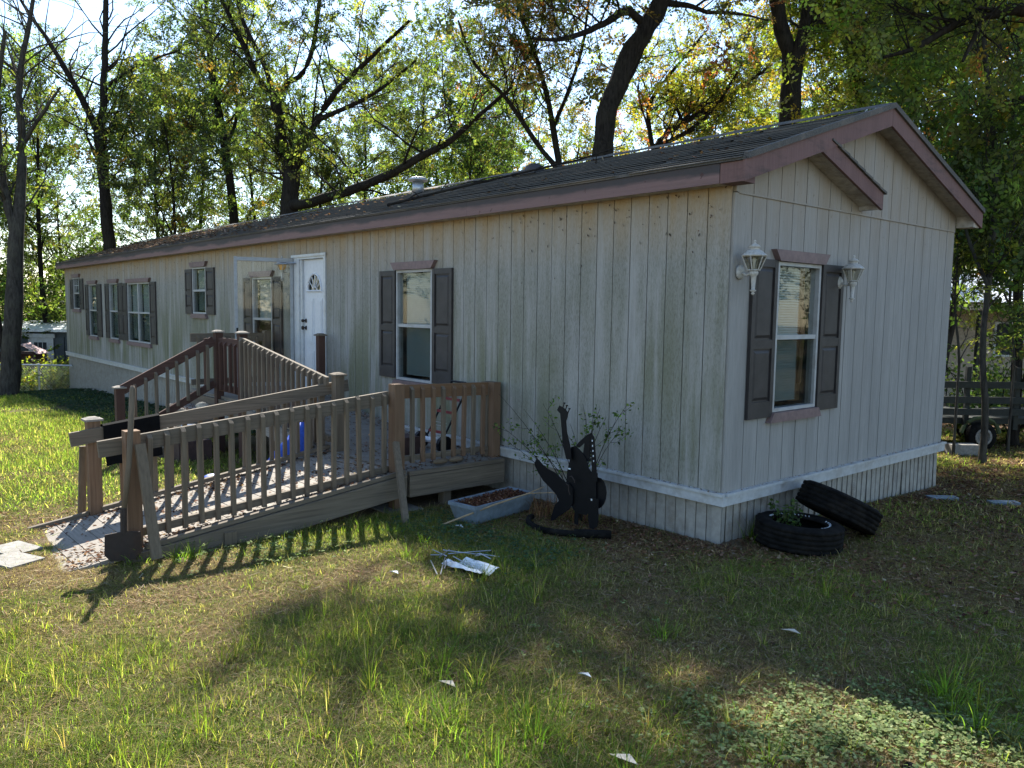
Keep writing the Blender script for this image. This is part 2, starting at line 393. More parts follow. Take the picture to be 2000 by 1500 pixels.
for i, (a_, b_) in enumerate(zip(ge[:-1], ge[1:])):
    dd = .012+random.uniform(-.001, .001)
    if i == 0: dd = .02
    rs = cut(a_+GAP/2, b_-GAP/2, ZT, 2.655, OPEN_GAB)
    for grp_ in ([r_ for r_ in rs if r_[3]-r_[2] > 2], [r_ for r_ in rs if r_[3]-r_[2] <= 2 and r_[2] > 1], [r_ for r_ in rs if r_[3]-r_[2] <= 2 and r_[2] < 1]):
        if not grp_: continue
        mb = MB()
        for r_ in grp_: mb.box(-.004, dd, r_[0], r_[1], r_[2], r_[3])
        mb.build('siding_plank', M_gable, home)
    a2, b2 = a_+GAP/2, b_-GAP/2; d2 = dd+.006
    if i == 0: a2 = .0
    P = [(-.004, a2, 2.662), (-.004, b2, 2.662), (-.004, b2, gtop(b2))]
    if a2 < YR < b2: P.append((-.004, YR, gtop(YR)))
    P.append((-.004, a2, gtop(a2)))
    MB().prism(P, (d2+.004, 0, 0)).build('gable_plank', M_gable, home)
MB().box(-.004, .024, .04, WD-.02, 2.652, 2.666).build('seam_flashing', M_gable, home)
# corner board
MB().box(-.045, -.0, -.019, -.0125, ZT, 2.70).build('corner_board', M_long, home)
# trim band in two steps
def band(segs, name='trim_board'):
    for (p0, p1, ax) in segs:
        mb = MB()
        if ax == 'x':
            mb.box(p0, p1, -.045, -.006, ZT-.095, ZT-.02); mb.box(p0, p1, -.062, -.013, ZT-.019, ZT+.003)
        else:
            mb.box(.006, .045, p0, p1, ZT-.095, ZT-.02); mb.box(.013, .062, p0, p1, ZT-.019, ZT+.003)
        mb.build(name, M_trimw, home)
xs = np.linspace(-L-.03, .045, 7); band([(xs[i]+.002, xs[i+1], 'x') for i in range(6)])
ys = [-.006, 2.0, WD+.02]; band([(ys[0], ys[1], 'y'), (ys[1]+.002, ys[2], 'y')])
# vinyl skirting: ribbed panels, each one its own piece
def skirt(T, s0, s1, wob=0.):
    n = int(round((s1-s0)/.30)); w = (s1-s0)/n
    for i in range(n):
        a = s0+i*w; mb = MB(); off = random.uniform(-.004, .004)
        for k in range(3):
            b0 = a+k*w/3; tilt = random.uniform(-wob, wob)
            for j, (u0, u1, d) in enumerate(((.0, .585, .0), (.605, .98, -.008))):
                q0, q1 = b0+u0*w/3+.001, b0+u1*w/3; z0 = float(gz(*T((q0+q1)/2, 0, 0)[:2]))-.06; z1 = ZT-.10
                P = [T(q0+tilt, d-.014+off, z0), T(q1+tilt, d-.014+off, z0), T(q1, d-.014, z1), T(q0, d-.014, z1)]
                e = np.array(T(0, -.006, 0)); P = [np.array(p_) for p_ in P]; mb.hexa([P[0]+e, P[1]+e, P[1], P[0], P[3]+e, P[2]+e, P[2], P[3]])
            if i % 3 == 1 and k == 1:   # perforated vent strip
                for zz in np.arange(z0+.1, z1-.03, .018):
                    c = T(b0+.03*w, -.0125, zz); c1 = T(b0+.55*w/3, -.0125, zz+.009); mb.bar(c, c1, .004, .003, T(0, 1, 0))
        mb.build('skirting_panel', M_skirt, home)
skirt(MBw('long'), -L, -.0); skirt(MBw('gable'), .0, WD, .012)
MB().box(-.075, .004, -.006, .004, -.1, ZT-.11).build('skirting_corner', M_skirt, home)
mb = MB(); mb.box(-L+.1, -.1, .038, .07, -1, ZT-.1); mb.box(-.07, -.038, .06, WD-.1, -.5, ZT-.1); mb.build('underside', M_skirt, home)

# ------- roof
YE = -.17; EOV = .20
def rz(yv): return 2.885+(yv-YE)*(ZR-2.885)/(YR-YE) if yv <= YR else ZR-(yv-YR)*(ZR-2.885)/(YR-YE)
mb = MB()
mb.prism([(-L-EOV+.03, YE+.01, rz(YE)-.03), (-L-EOV+.03, YR, ZR-.03), (-L-EOV+.03, 2*YR-YE-.01, rz(YE)-.03), (-L-EOV+.03, 2*YR-YE-.01, rz(YE)-.06), (-L-EOV+.03, YR, ZR-.065), (-L-EOV+.03, YE+.01, rz(YE)-.06)], (L+2*EOV-.06, 0, 0))
roof = mb.build('roof', M_shingle, home)
sl_ = math.hypot(YR-YE, ZR-2.885); uy, uz = (YR-YE)/sl_, (ZR-2.885)/sl_
ncr = 14; ex = (sl_+.02)/ncr; ln = (L+2*EOV)/21
base = MB(); hl = ln/2-.003
base.hexa([(-hl, -.02*uy, -.02*uz+.010), (hl, -.02*uy, -.02*uz+.010), (hl, ex*uy, ex*uz-.004), (-hl, ex*uy, ex*uz-.004),
           (-hl, -.02*uy, -.02*uz+.019), (hl, -.02*uy, -.02*uz+.019), (hl, ex*uy, ex*uz+.002), (-hl, ex*uy, ex*uz+.002)])
proto = None
for c in range(ncr):
    yy = YE-.015+c*ex*uy; zz = 2.885-.03-.005+c*ex*uz+.004
    for k in range(21):
        x = -L-EOV+ln*(k+.5)+(ln*.33*(c % 3)-ln*.33)*.4*(0 < k < 20)
        lx = (x+L/2-0, yy-WD/2, zz+random.uniform(0, .003))
        if proto is None:
            me = bpy.data.meshes.new('shingle'); me.from_pydata(base.v, [], base.f); me.materials.append(M_shingle)
            proto = bpy.data.objects.new('shingle', me); link(proto, home); proto.location = lx
        else:
            o = proto.copy(); link(o, home); o.location = lx
mb = MB()
for c in range(ncr):
    y0 = 2*YR-YE-c*ex*uy+.02; z0 = 2.885-.01+c*ex*uz
    mb.hexa([(-L-EOV, y0-ex*uy, z0+ex*uz-.02), (EOV, y0-ex*uy, z0+ex*uz-.02), (EOV, y0+.02, z0-.012), (-L-EOV, y0+.02, z0-.012),
             (-L-EOV, y0-ex*uy, z0+ex*uz-.012), (EOV, y0-ex*uy, z0+ex*uz-.012), (EOV, y0+.02, z0), (-L-EOV, y0+.02, z0)])
bs = mb.build('rear_shingles', M_shingle, home); bs['kind'] = 'stuff'
mb = MB()
for k in range(40):
    x0 = -L-EOV+k*(L+2*EOV)/40; mb.hexa([(x0, YR-.13, ZR-.035), (x0+.55, YR-.13, ZR-.04), (x0+.55, YR, ZR+.006), (x0, YR, ZR+.012), (x0, YR-.12, ZR-.02), (x0+.55, YR-.12, ZR-.028), (x0+.55, YR, ZR+.018), (x0, YR, ZR+.024)])
mb.build('ridge_cap', M_shingle, home)
# eave fascia with joints, dark drip edge
xf = [-L-EOV, -17.2, -12.4, -7.6, -3.0, .0]
for a_, b_ in zip(xf[:-1], xf[1:]):
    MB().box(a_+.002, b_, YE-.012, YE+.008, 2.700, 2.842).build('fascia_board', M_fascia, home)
MB().box(-L-EOV, EOV+.012, YE-.022, YE+.02, 2.845, 2.868).build('drip_edge', M_shingle, home)
MB().box(-L-EOV, .0, YE+.008, -.013, 2.706, 2.716).build('soffit', M_soffit, home)
# cornice return block at the near corner
MB().box(.002, EOV-.01, YE-.006, -.02, 2.698, 2.842).build('cornice_return', M_mauve, home)
MB().box(.02, EOV-.01, WD-.0, 2*YR-YE-.015, 2.700, 2.835).build('cornice_return', M_soffit, home)
def rake(y0, y1, name='rake_board', x0=EOV-.008, x1=EOV+.014, lo=-.185, hi=-.035, z=rz):
    P = [(x0, y0, z(y0)+lo), (x0, y1, z(y1)+lo), (x0, y1, z(y1)+hi), (x0, y0, z(y0)+hi)]
    return MB().prism(P, (x1-x0, 0, 0)).build(name, M_mauve, home)
rake(YE-.014, YR-.002); rake(YR+.002, 2*YR-YE+.005)
mb = MB()
for a_, b_ in ((YE, YR), (YR, 2*YR-YE)):
    mb.prism([(EOV-.01, a_, rz(a_)-.034), (EOV-.01, b_, rz(b_)-.034), (EOV-.01, b_, rz(b_)+.012), (EOV-.01, a_, rz(a_)+.012)], (.045, 0, 0))
mb.build('rake_edge', M_shingle, home)
for a_, b_ in ((.0, YR), (YR, 2*YR-YE-.02)):       # rake soffit, grooved
    k = 26; mb = MB()
    for i in range(k):
        c, d = a_+(b_-a_)*i/k, a_+(b_-a_)*(i+.93)/k
        mb.hexa([(.0, c, rz(c)-.125), (.19, c, rz(c)-.125), (.19, d, rz(d)-.125), (.0, d, rz(d)-.125), (.0, c, rz(c)-.115), (.19, c, rz(c)-.115), (.19, d, rz(d)-.115), (.0, d, rz(d)-.115)])
    mb.build('rake_soffit', M_soffit, home)
# the small decorative roof piece on the gable
g0, g1 = 1.0, 1.95
def sz(yv): return 3.125-(yv-1.08)*.335
MB().prism([(.182, g0-.13, sz(g0-.13)-.15), (.182, g1, sz(g1)-.15), (.182, g1, sz(g1)-.012), (.182, g0-.13, sz(g0-.13)-.012)], (.024, 0, 0)).build('gable_return_fascia', M_mauve, home)
mb = MB()
for i in range(7):
    a_, b_ = g0+(g1+.02-g0)*i/7, g0+(g1+.02-g0)*(i+1.06)/7
    mb.hexa([(.02, a_, sz(a_)-.01), (.225, a_, sz(a_)-.01), (.225, b_, sz(b_)-.004), (.02, b_, sz(b_)-.004), (.02, a_, sz(a_)+.006), (.225, a_, sz(a_)+.006), (.225, b_, sz(b_)+.018), (.02, b_, sz(b_)+.018)])
mb.build('gable_return_shingles', M_shingle, home)
mb = MB()
for i in range(18):
    a_, b_ = g0-.28+(g1+.26-g0)*i/18, g0-.28+(g1+.26-g0)*(i+.92)/18
    mb.hexa([(.02, a_, sz(a_)-.13), (.182, a_, sz(a_)-.13), (.182, b_, sz(b_)-.13), (.02, b_, sz(b_)-.13), (.02, a_, sz(a_)-.12), (.182, a_, sz(a_)-.12), (.182, b_, sz(b_)-.12), (.02, b_, sz(b_)-.12)])
mb.build('gable_return_soffit', M_soffit, home)
MB().box(.02, .182, g1-.06, g1-.012, sz(g1)-.145, sz(g1)-.02).build('gable_return_end', M_soffit, home)
# roof vents
v = root('vent_pipe', (-6.75, 1.75, rz(1.75)-.02), 'round grey metal vent pipe with flat cap on the roof', 'roof vent')
MB().lathe((-6.75, 1.75, rz(1.75)-.04), [(.095, 0), (.085, .20)], 14).build('pipe', M_metal, v, smooth=True)
MB().lathe((-6.75, 1.75, rz(1.75)+.15), [(.07, 0), (.15, .015), (.155, .035), (.10, .07), (.02, .08)], 16).build('cap', M_metal, v, smooth=True)
v = root('roof_vent_dome', (-4.1, 1.72, rz(1.72)), 'small dark rounded vent near the ridge beside a fallen branch', 'roof vent')
MB().lathe((-4.1, 1.72, rz(1.72)-.03), [(.13, 0), (.13, .05), (.11, .09), (.05, .125), (.01, .13)], 14).build('dome', M_shut, v, smooth=True)
MB().box(-4.32, -3.88, 1.52, 1.9, rz(1.72)-.06, rz(1.72)-.02).build('flashing', M_shut, v)
br = MB(); q = [np.array((-5.2, .25, rz(.25)+.02)), np.array((-4.6, .75, rz(.75)+.035)), np.array((-4.0, 1.2, rz(1.2)+.04)), np.array((-3.2, 1.62, rz(1.62)+.05)), np.array((-2.6, 1.72, rz(1.72)+.12))]
br.tube(q, [.018, .016, .014, .01, .005], 6)
for k in range(9):
    a_ = q[k % 4]+(q[k % 4+1]-q[k % 4])*random.random(); d = np.array((random.uniform(-.4, .5), random.uniform(-.35, .35), 0)); e = a_+d; e[2] = rz(min(e[1], YR))+.03+.1*random.random()
    br.tube([a_, (a_+e)/2+np.array((0, 0, .02)), e], [.008, .006, .003], 4)
thing1(br, 'fallen_branch', B1, (-4.0, 1.2, rz(1.2)), 'thin bare fallen branch lying across the dark shingles', 'branch')
br = MB(); br.tube([(-2.45, 1.1, rz(1.1)+.01), (-2.4, 1.05, rz(1.05)+.10), (-2.42, 1.0, rz(1.0)+.2)], [.006, .005, .003], 4)
thing1(br, 'fallen_twig', B1, (-2.45, 1.1, rz(1.1)), 'short twig standing upright out of the roof shingles', 'twig')

# ------- windows, shutters, doors
def shutter(T, s0, s1, z0, z1):
    mb = MB(); lbox(mb, T, s0, s1, .012, .026, z0, z1); w = .045; zm = z0+(z1-z0)*.47
    for a, b, c, d in ((s0, s0+w, z0, z1), (s1-w, s1, z0, z1)): lbox(mb, T, a, b, .0262, .042, c, d)
    for c, d in ((z0, z0+.13), (zm-.035, zm+.035), (z1-.06, z1)): lbox(mb, T, s0+w+.0006, s1-w-.0006, .0262, .041, c, d)
    for c, d in ((z0+.13, zm-.035), (zm+.035, z1-.06)):
        a0, a1, i = s0+w+.014, s1-w-.014, .022
        P0 = [T(a0, .0262, c+.014), T(a1, .0262, c+.014), T(a1, .0262, d-.014), T(a0, .0262, d-.014)]
        P1 = [T(a0+i, .038, c+.014+i), T(a1-i, .038, c+.014+i), T(a1-i, .038, d-.014-i), T(a0+i, .038, d-.014-i)]
        mb.hexa(P0+P1)
    mb.build('shutter', M_shut, home)
def window(T, s0, s1, z0, z1, mull=(), trims=True, hs=None, grille=False, curtain=False, open_shift=0):
    mb = MB(); f = .028
    lbox(mb, T, s0, s0+f, -.05, .030, z0, z1); lbox(mb, T, s1-f, s1, -.05, .030, z0, z1)
    lbox(mb, T, s0+f, s1-f, -.05, .030, z0, z0+f); lbox(mb, T, s0+f, s1-f, -.05, .030, z1-f, z1)
    for m_ in mull: lbox(mb, T, m_-.03, m_+.03, -.05, .032, z0+f, z1-f)
    zm = z0+(z1-z0)*.5
    w = mb.build('window', M_winfr, home)
    cells = list(zip([s0+f]+[m_+.03 for m_ in mull], [m_-.03 for m_ in mull]+[s1-f]))
    for a, b in cells:
        mb = MB(); lbox(mb, T, a, b, -.01, .022, zm-.018, zm+.018); mb.build('sash_rail', M_winfr, w)
        mb = MB(); lbox(mb, T, a, b, -.012, -.008, zm+.018, z1-f); mb.build('pane', M_glass, w)
        mb = MB(); lbox(mb, T, a, b, -.024, -.020, z0+f, zm-.018); mb.build('pane', M_glass, w)
        mb = MB(); lbox(mb, T, a, b, .004, .0055, z0+f, zm-.018); mb.build('insect_screen', M_screen, w)
        mb = MB(); zz = z1-f-.01; e = b-a
        ba, bb = (a+.12*e, b) if not curtain else (a, a+.72*e)
        while zz > z0+f+.05:
            P = [T(ba, -.062, zz), T(bb, -.062, zz), T(bb, -.044, zz-.020), T(ba, -.044, zz-.020)]
            q = np.array((0, 0, .0012)); P = [np.array(p_) for p_ in P]; mb.hexa(P+[p_+q for p_ in P]); zz -= .021
        mb.build('blind', M_blind, w)
        if curtain:
            mb = MB(); 
            for k in range(5): lbox(mb, T, b-.17+k*.034, b-.17+(k+1)*.034-.004, -.12-.01*(k % 2), -.10, z0+f+.02, z1-f)
            mb.build('curtain', M_curtain, w)
            mb = MB(); mb.tube([T(a+.62*e, -.08, z1-.12), T(a+.8*e, -.08, z1-.16), T(a+.92*e, -.08, z1-.45), T(a+.95*e, -.08, z0+.8), T(a+.9*e, -.08, z0+.2)], .02, 6); mb.build('drape', M_curtain, w)
        if grille:
            mb = MB(); lbox(mb, T, (2*a+b)/3-.006, (2*a+b)/3+.006, -.007, .0, zm+.1, z1-f); lbox(mb, T, (a+2*b)/3-.006, (a+2*b)/3+.006, -.007, .0, zm+.1, z1-f)
            lbox(mb, T, a, b, -.006, .001, (zm+z1)/2-.006, (zm+z1)/2+.006); mb.build('grille', M_alu, w)
    mb = MB(); lbox(mb, T, s0, s1, -.36, -.35, z0, z1)
    for q0, q1 in ((s0-.01, s0), (s1, s1+.01)): lbox(mb, T, q0, q1, -.36, -.051, z0, z1)
    lbox(mb, T, s0, s1, -.35, -.051, z0-.01, z0); lbox(mb, T, s0, s1, -.35, -.051, z1, z1+.01)
    mb.build('room_recess', M_inside, w)
    if trims:
        q = .075
        MB().prism([T(s0-.015, .012, z1+.004), T(s1+.015, .012, z1+.004), T(s1+q+.01, .012, z1+.092), T(s0-q-.01, .012, z1+.092)], np.array(T(0, .05, 0))-np.array(T(0, .0, 0))).build('header_trim', M_header, w)
        MB().prism([T(s0-.015, .012, z0-.004), T(s1+.015, .012, z0-.004), T(s1+q-.01, .012, z0-.082), T(s0-q+.01, .012, z0-.082)], np.array(T(0, .05, 0))-np.array(T(0, .0, 0))).build('sill_trim', M_header, w)
    return w
T = MBw('long')
window(T, *OPEN_LONG[0]); shutter(T, -4.91, -4.565, .945, 2.205); shutter(T, -3.80, -3.44, .945, 2.205)
window(T, *OPEN_LONG[1]); shutter(T, -9.07, -8.745, .945, 2.205); shutter(T, -7.99, -7.66, .945, 2.205)
window(T, *OPEN_LONG[2]); shutter(T, -11.80, -11.45, 1.60, 2.415); shutter(T, -10.73, -10.34, 1.60, 2.415)
window(T, *OPEN_LONG[3], mull=(-14.80,)); shutter(T, -16.0, -15.625, .945, 2.225); shutter(T, -13.975, -13.59, .945, 2.225)
window(T, *OPEN_LONG[4]); shutter(T, -17.46, -17.12, .945, 2.235); shutter(T, -16.36, -16.015, .945, 2.235)
window(T, *OPEN_LONG[5]); shutter(T, -19.38, -19.05, .945, 2.235); shutter(T, -18.25, -17.83, .945, 2.235)
window(T, *OPEN_LONG[6], grille=True); shutter(T, -21.03, -20.72, 1.60, 2.40); shutter(T, -19.98, -19.60, 1.60, 2.40)
T = MBw('gable')
window(T, *OPEN_GAB[0], curtain=True); shutter(T, .245, .590, .945, 2.19); shutter(T, 1.29, 1.65, .945, 2.19)

# front door with fan light
T = MBw('long'); dx0, dx1, dz0, dz1 = -7.03, -6.39, .60, 2.42
mb = MB()
for a in ((-7.29, -7.10, .56, 2.46), (-6.36, -6.31, .56, 2.46), (-7.10, -6.36, 2.425, 2.46), (-7.10, -6.36, .56, .595)): lbox(mb, T, a[0], a[1], -.08, .028, a[2], a[3])
lbox(mb, T, -7.31, -6.28, .0285, .045, 2.455, 2.49)
fr = mb.build('door_frame', M_alu, home)
mb = MB(); lbox(mb, T, -7.098, -7.035, -.075, .01, .60, 2.42); mb.build('door_jamb', M_alu, fr)
mb = MB(); lbox(mb, T, -7.31, -6.28, -.09, -.082, .56, 2.46); mb.build('dark_gap', M_darkw, fr)
mb = MB(); cx, cz, ax_, az_ = (dx0+dx1)/2+.005, 1.985, .20, .235
n = 14; arc = [(cx+ax_*math.cos(math.pi*k/n), cz+az_*math.sin(math.pi*k/n)) for k in range(n+1)]
# door leaf as bands around the fan light
lbox(mb, T, dx0, dx1, -.06, -.02, dz0, cz)
for k in range(n):
    (xa, za), (xb, zb) = arc[k], arc[k+1]
    P = [T(xa, -.02, za), T(xb, -.02, zb), T(xb, -.02, dz1), T(xa, -.02, dz1)]; mb.prism(P, (0, .04, 0))
lbox(mb, T, dx0, cx-ax_, -.06, -.02, cz, dz1); lbox(mb, T, cx+ax_, dx1, -.06, -.02, cz, dz1)
for (a, b, c, d) in ((dx0+.09, cx-.03, .72, 1.15), (cx+.03, dx1-.09, .72, 1.15), (dx0+.09, cx-.03, 1.25, 1.88), (cx+.03, dx1-.09, 1.25, 1.88)):
    lbox(mb, T, a, b, -.0199, -.012, c, d); lbox(mb, T, a+.03, b-.03, -.0119, -.006, c+.03, d-.03)
door = mb.build('door', M_door, home)
mb = MB(); mb.tube([T(a, -.015, b) for a, b in arc], .014, 6); mb.tube([T(cx-ax_-.02, -.015, cz), T(cx+ax_+.02, -.015, cz)], .016, 6)
for g in (35, 62, 90, 118, 145): mb.tube([T(cx+.055*math.cos(rad(g)), -.02, cz+.055*math.sin(rad(g))), T(cx+ax_*math.cos(rad(g)), -.02, cz+az_*math.sin(rad(g)))], .007, 5)
mb.tube([T(cx+.055*math.cos(rad(g)), -.02, cz+.055*math.sin(rad(g))) for g in range(0, 181, 30)], .008, 5); mb.build('fan_light_muntins', M_door, door)
mb = MB(); mb.prism([T(a, -.035, b) for a, b in arc], (0, .004, 0)); mb.build('fan_light_glass', M_darkglass, door)
for zz, r_ in ((1.57, .022), (1.47, .028)):
    mb = MB(); mb.lathe(T(dx0+.055, -.02, zz), [(.03, 0), (.03, .008), (.012, .012), (.012, .035), (r_, .045), (r_, .065), (.008, .075)], 10, (0, -1, 0)); mb.build('door_knob' if r_ > .025 else 'deadbolt', M_rust, door, smooth=True)
# storm door standing open
h = np.array((-7.27, -.035, 0)); e = np.array((-7.50, -.80, 0)); d_ = e-h; Ls = np.linalg.norm(d_); d_ /= Ls; nrm = np.array((d_[1], -d_[0], 0))
def sp(s_, z_): return h+d_*s_+np.array((0, 0, z_))
storm = root('storm_door', tuple(h+np.array((0, 0, .62))), 'glass storm door in a pale grey aluminium frame standing wide open', 'storm door')
mb = MB(); w_ = .042
for s_ in (w_/2, Ls-w_/2): mb.bar(sp(s_, .62), sp(s_, 2.45), w_, .028, d_)
for z_ in (.66, 2.42): mb.bar(sp(w_+.001, z_), sp(Ls-w_-.001, z_), .05, .027, (0, 0, 1))
mb.build('frame', M_stormfr, storm)
mb = MB(); mb.bar(sp(w_, 1.56), sp(Ls-w_, 1.56), 1.64, .004, (0, 0, 1)); mb.build('glass', M_stormg, storm)
mb = MB(); mb.tube([sp(Ls-.03, 1.40)+nrm*.02, sp(Ls-.03, 1.40)+nrm*.06, sp(Ls-.12, 1.40)+nrm*.07], .010, 6); mb.tube([sp(Ls-.03, 1.40)-nrm*.02, sp(Ls-.03, 1.40)-nrm*.06, sp(Ls-.12, 1.40)-nrm*.07], .010, 6); mb.bar(sp(Ls-.03, 1.34), sp(Ls-.03, 1.46), .025, .05, d_); mb.build('handle', M_black, storm)
mb = MB(); mb.tube([sp(.25, 2.36)+nrm*.03, h+np.array((.10, -.01, 2.38))], .012, 6); mb.build('closer', M_metal, storm)

# coach lamps
def coach(c, out_, label, bowl=M_lampg, sc=1.0, group=None):
    o = np.array(out_, float); c = np.array(c, float)     # c: on the wall, at the height of the mount
    r_ = root('wall_lamp', tuple(c), label, 'wall lamp', group)
    b = c+o*.13*sc
    MB().lathe(tuple(c+o*.012), [(.056*sc, 0), (.052*sc, .012), (.025*sc, .02), (.008, .022)], 14, out_).build('wall_plate', M_lampw, r_, smooth=True)
    mb = MB(); mb.tube([c+o*.02, c+o*.07+np.array((0, 0, -.025)), b+np.array((0, 0, -.005))], .011*sc, 6); mb.build('arm', M_lampw, r_, smooth=True)
    z = lambda h_: (b[0], b[1], b[2]+h_*sc)
    MB().lathe(z(-.17), [(.006, 0), (.014, .012), (.006, .02), (.022, .03), (.024, .036), (.013, .04), (.019, .12), (.022, .14), (.032, .15), (.034, .165), (.03, .175), (.012, .18)], 10).build('finial_stem', M_lampw, r_, smooth=True)
    f = MB(); R0, R1 = .045*sc, .088*sc; zb, zt = b[2]+.012*sc, b[2]+.115*sc
    cr = lambda R, zz, k: (b[0]+R*math.cos(math.pi/4+k*math.pi/3), b[1]+R*math.sin(math.pi/4+k*math.pi/3), zz)
    for k in range(6):
        f.tube([cr(R0, zb, k), cr(R1, zt, k)], .0045, 5); f.tube([cr(R0, zb, k), cr(R0, zb, k+1)], .005, 5); f.tube([cr(R1, zt, k), cr(R1, zt, k+1)], .006, 5)
    f.build('lantern_frame', M_lampw, r_)
    g = MB()
    for k in range(6): g._add([cr(R0-.001, zb, k), cr(R0-.001, zb, k+1), cr(R1-.001, zt, k+1), cr(R1-.001, zt, k)], [(0, 1, 2, 3)])
    g.build('lantern_glass', bowl, r_)
    MB().lathe(z(.02), [(.011, 0), (.011, .05), (.018, .07), (.004, .09)], 8).build('bulb', M_white, r_, smooth=True)
    MB().lathe(z(.116), [(.094, 0), (.09, .006), (.05, .04), (.035, .044), (.036, .06), (.045, .064), (.03, .08), (.012, .088), (.008, .1), (.012, .108), (.003, .116)], 12).build('lamp_cap', M_lampw, r_, smooth=True)
coach((.014, .085, 2.075), (1, 0, 0), 'white coach lamp on the end wall left of the window', group='coach lamps beside the end window')
coach((.014, 1.60, 2.045), (1, 0, 0), 'white coach lamp on the end wall right of the window', group='coach lamps beside the end window')
coach((-7.43, -.014, 2.27), (0, -1, 0), 'coach lamp with amber glass beside the open storm door', M_amber, .85)

# ------------------------------------------------------------------ wheelchair ramp
rp = root('wheelchair_ramp', (-3.3, -2.4, 0), 'weathered wooden wheelchair ramp with baluster railings and leaf strewn deck', 'ramp')
def post(x, y, z0, z1, m, cap=None, w=.088, label=None, par=rp):
    P = MB().box(x-w/2, x+w/2, y-w/2, y+w/2, z0, z1).build('post', m, par, label)
    if cap:
        k = w/2+.022
        MB().box(x-k, x+k, y-k, y+k, z1+.0, z1+.018).hexa([(x-k+.008, y-k+.008, z1+.018), (x+k-.008, y-k+.008, z1+.018), (x+k-.008, y+k-.008, z1+.018), (x-k+.008, y+k-.008, z1+.018), (x-.028, y-.028, z1+.034), (x+.028, y-.028, z1+.034), (x+.028, y+.028, z1+.034), (x-.028, y+.028, z1+.034)]).build('post_cap', cap, P)
    return P
def baluster(x, y, z0, z1, ax, sgn, m, par=rp, w=.0345):
    """square baluster with its top cut at a slant that faces sgn along ax"""
    j = random.uniform(-.012, .012); k = random.uniform(-.008, .008)
    a, b = w/2, w/2; s = .030
    if ax == 'x':   # slants towards +x or -x
        hi, lo = (-a, a) if sgn > 0 else (a, -a)
        zt = lambda dx: z1+k if dx*sgn < 0 else z1+k-s
        c = [(-a, -b), (a, -b), (a, b), (-a, b)]; top = [(x+dx, y+dy+j, zt(dx)) for dx, dy in c]
    else:
        zt = lambda dy: z1+k if dy*sgn < 0 else z1+k-s
        c = [(-a, -b), (a, -b), (a, b), (-a, b)]; top = [(x+dx+j, y+dy, zt(dy)) for dx, dy in c]
    MB().hexa([(x+dx, y+dy, z0+k) for dx, dy in c]+top).build('baluster', m, par)
# deck heights
YA, YC = -1.25, -3.93
def dz1_(y, x=-2.5): return .285-.125*(YA-y)-.055*np.clip((-2.5-x)/1.45, 0, 1)*(YA-y)/2.68
def dz2_(x): return .30+(.585-.30)*np.clip((-3.85-x)/(6.15-3.85), 0, 1)
# lower run: boards across
k = 0; y = YA-.005
while y > YC:
    y1 = y-.132; xl, xr = -3.99, -2.50+random.uniform(-.012, .012)
    if k in (4,): xr = -2.72
    if k == 13: xr = -2.70
    zt = dz1_(y); zb = dz1_(y1); lt = dz1_(y, xl); lb = dz1_(y1, xl)
    MB().hexa([(xl, y1, lb-.036), (xr, y1, zb-.036), (xr, y, zt-.036), (xl, y, lt-.036), (xl, y1, lb), (xr, y1, zb), (xr, y, zt), (xl, y, lt)]).build('deck_board', WDX, rp); y = y1-.007; k += 1
# platform and upper run: boards along y
x = -2.50
while x > -7.95:
    x1 = x-.132; a = float(dz2_(x)); b = float(dz2_(x1)); yb = -1.245 if x < -2.6 else -1.24
    MB().hexa([(x1, yb, b-.036), (x, yb, a-.036), (x, -.07, a-.036), (x1, -.07, b-.036), (x1, yb, b), (x, yb, a), (x, -.07, a), (x1, -.07, b)]).build('deck_board', WDY, rp); x = x1-.006
# rim joists
def rimx(x, ya, yb, za, zb, h_, m, name='rim_joist'): 
    MB().hexa([(x-.019, yb, zb-h_), (x+.019, yb, zb-h_), (x+.019, ya, za-h_), (x-.019, ya, za-h_), (x-.019, yb, zb), (x+.019, yb, zb), (x+.019, ya, za), (x-.019, ya, za)]).build(name, m, rp)
rimx(-2.472, -1.24, -3.60, dz1_(-1.24)-.005, dz1_(-3.60)-.005, .19, WY); rimx(-2.472, -1.21, -.10, .262, .262, .19, WY)
rimx(-2.478, -1.21, -.10, .305, .305, .038, WY, 'edge_strip'); rimx(-4.012, -1.24, -3.9, dz1_(-1.24), dz1_(-3.9, -4), .12, WY)
rimx(-2.492, -1.24, -3.45, dz1_(-1.24)+.036, dz1_(-3.45)+.036, .034, WY, 'edge_strip')
rimx(-3.965, -3.5, -3.95, dz1_(-3.5, -3.97)+.035, dz1_(-3.95, -3.97)+.035, .036, WY, 'edge_strip')
MB().hexa([(-6.2, -1.285, .54-.19), (-3.86, -1.285, .27-.19), (-3.86, -1.25, .27-.19), (-6.2, -1.25, .54-.19), (-6.2, -1.285, .54), (-3.86, -1.285, .27), (-3.86, -1.25, .27), (-6.2, -1.25, .54)]).build('rim_joist', WDX, rp, 'pale grey sloping rim joist under the upper run')
MB().box(-8.0, -6.21, -1.285, -1.25, .36, .545).build('rim_joist', WX, rp)

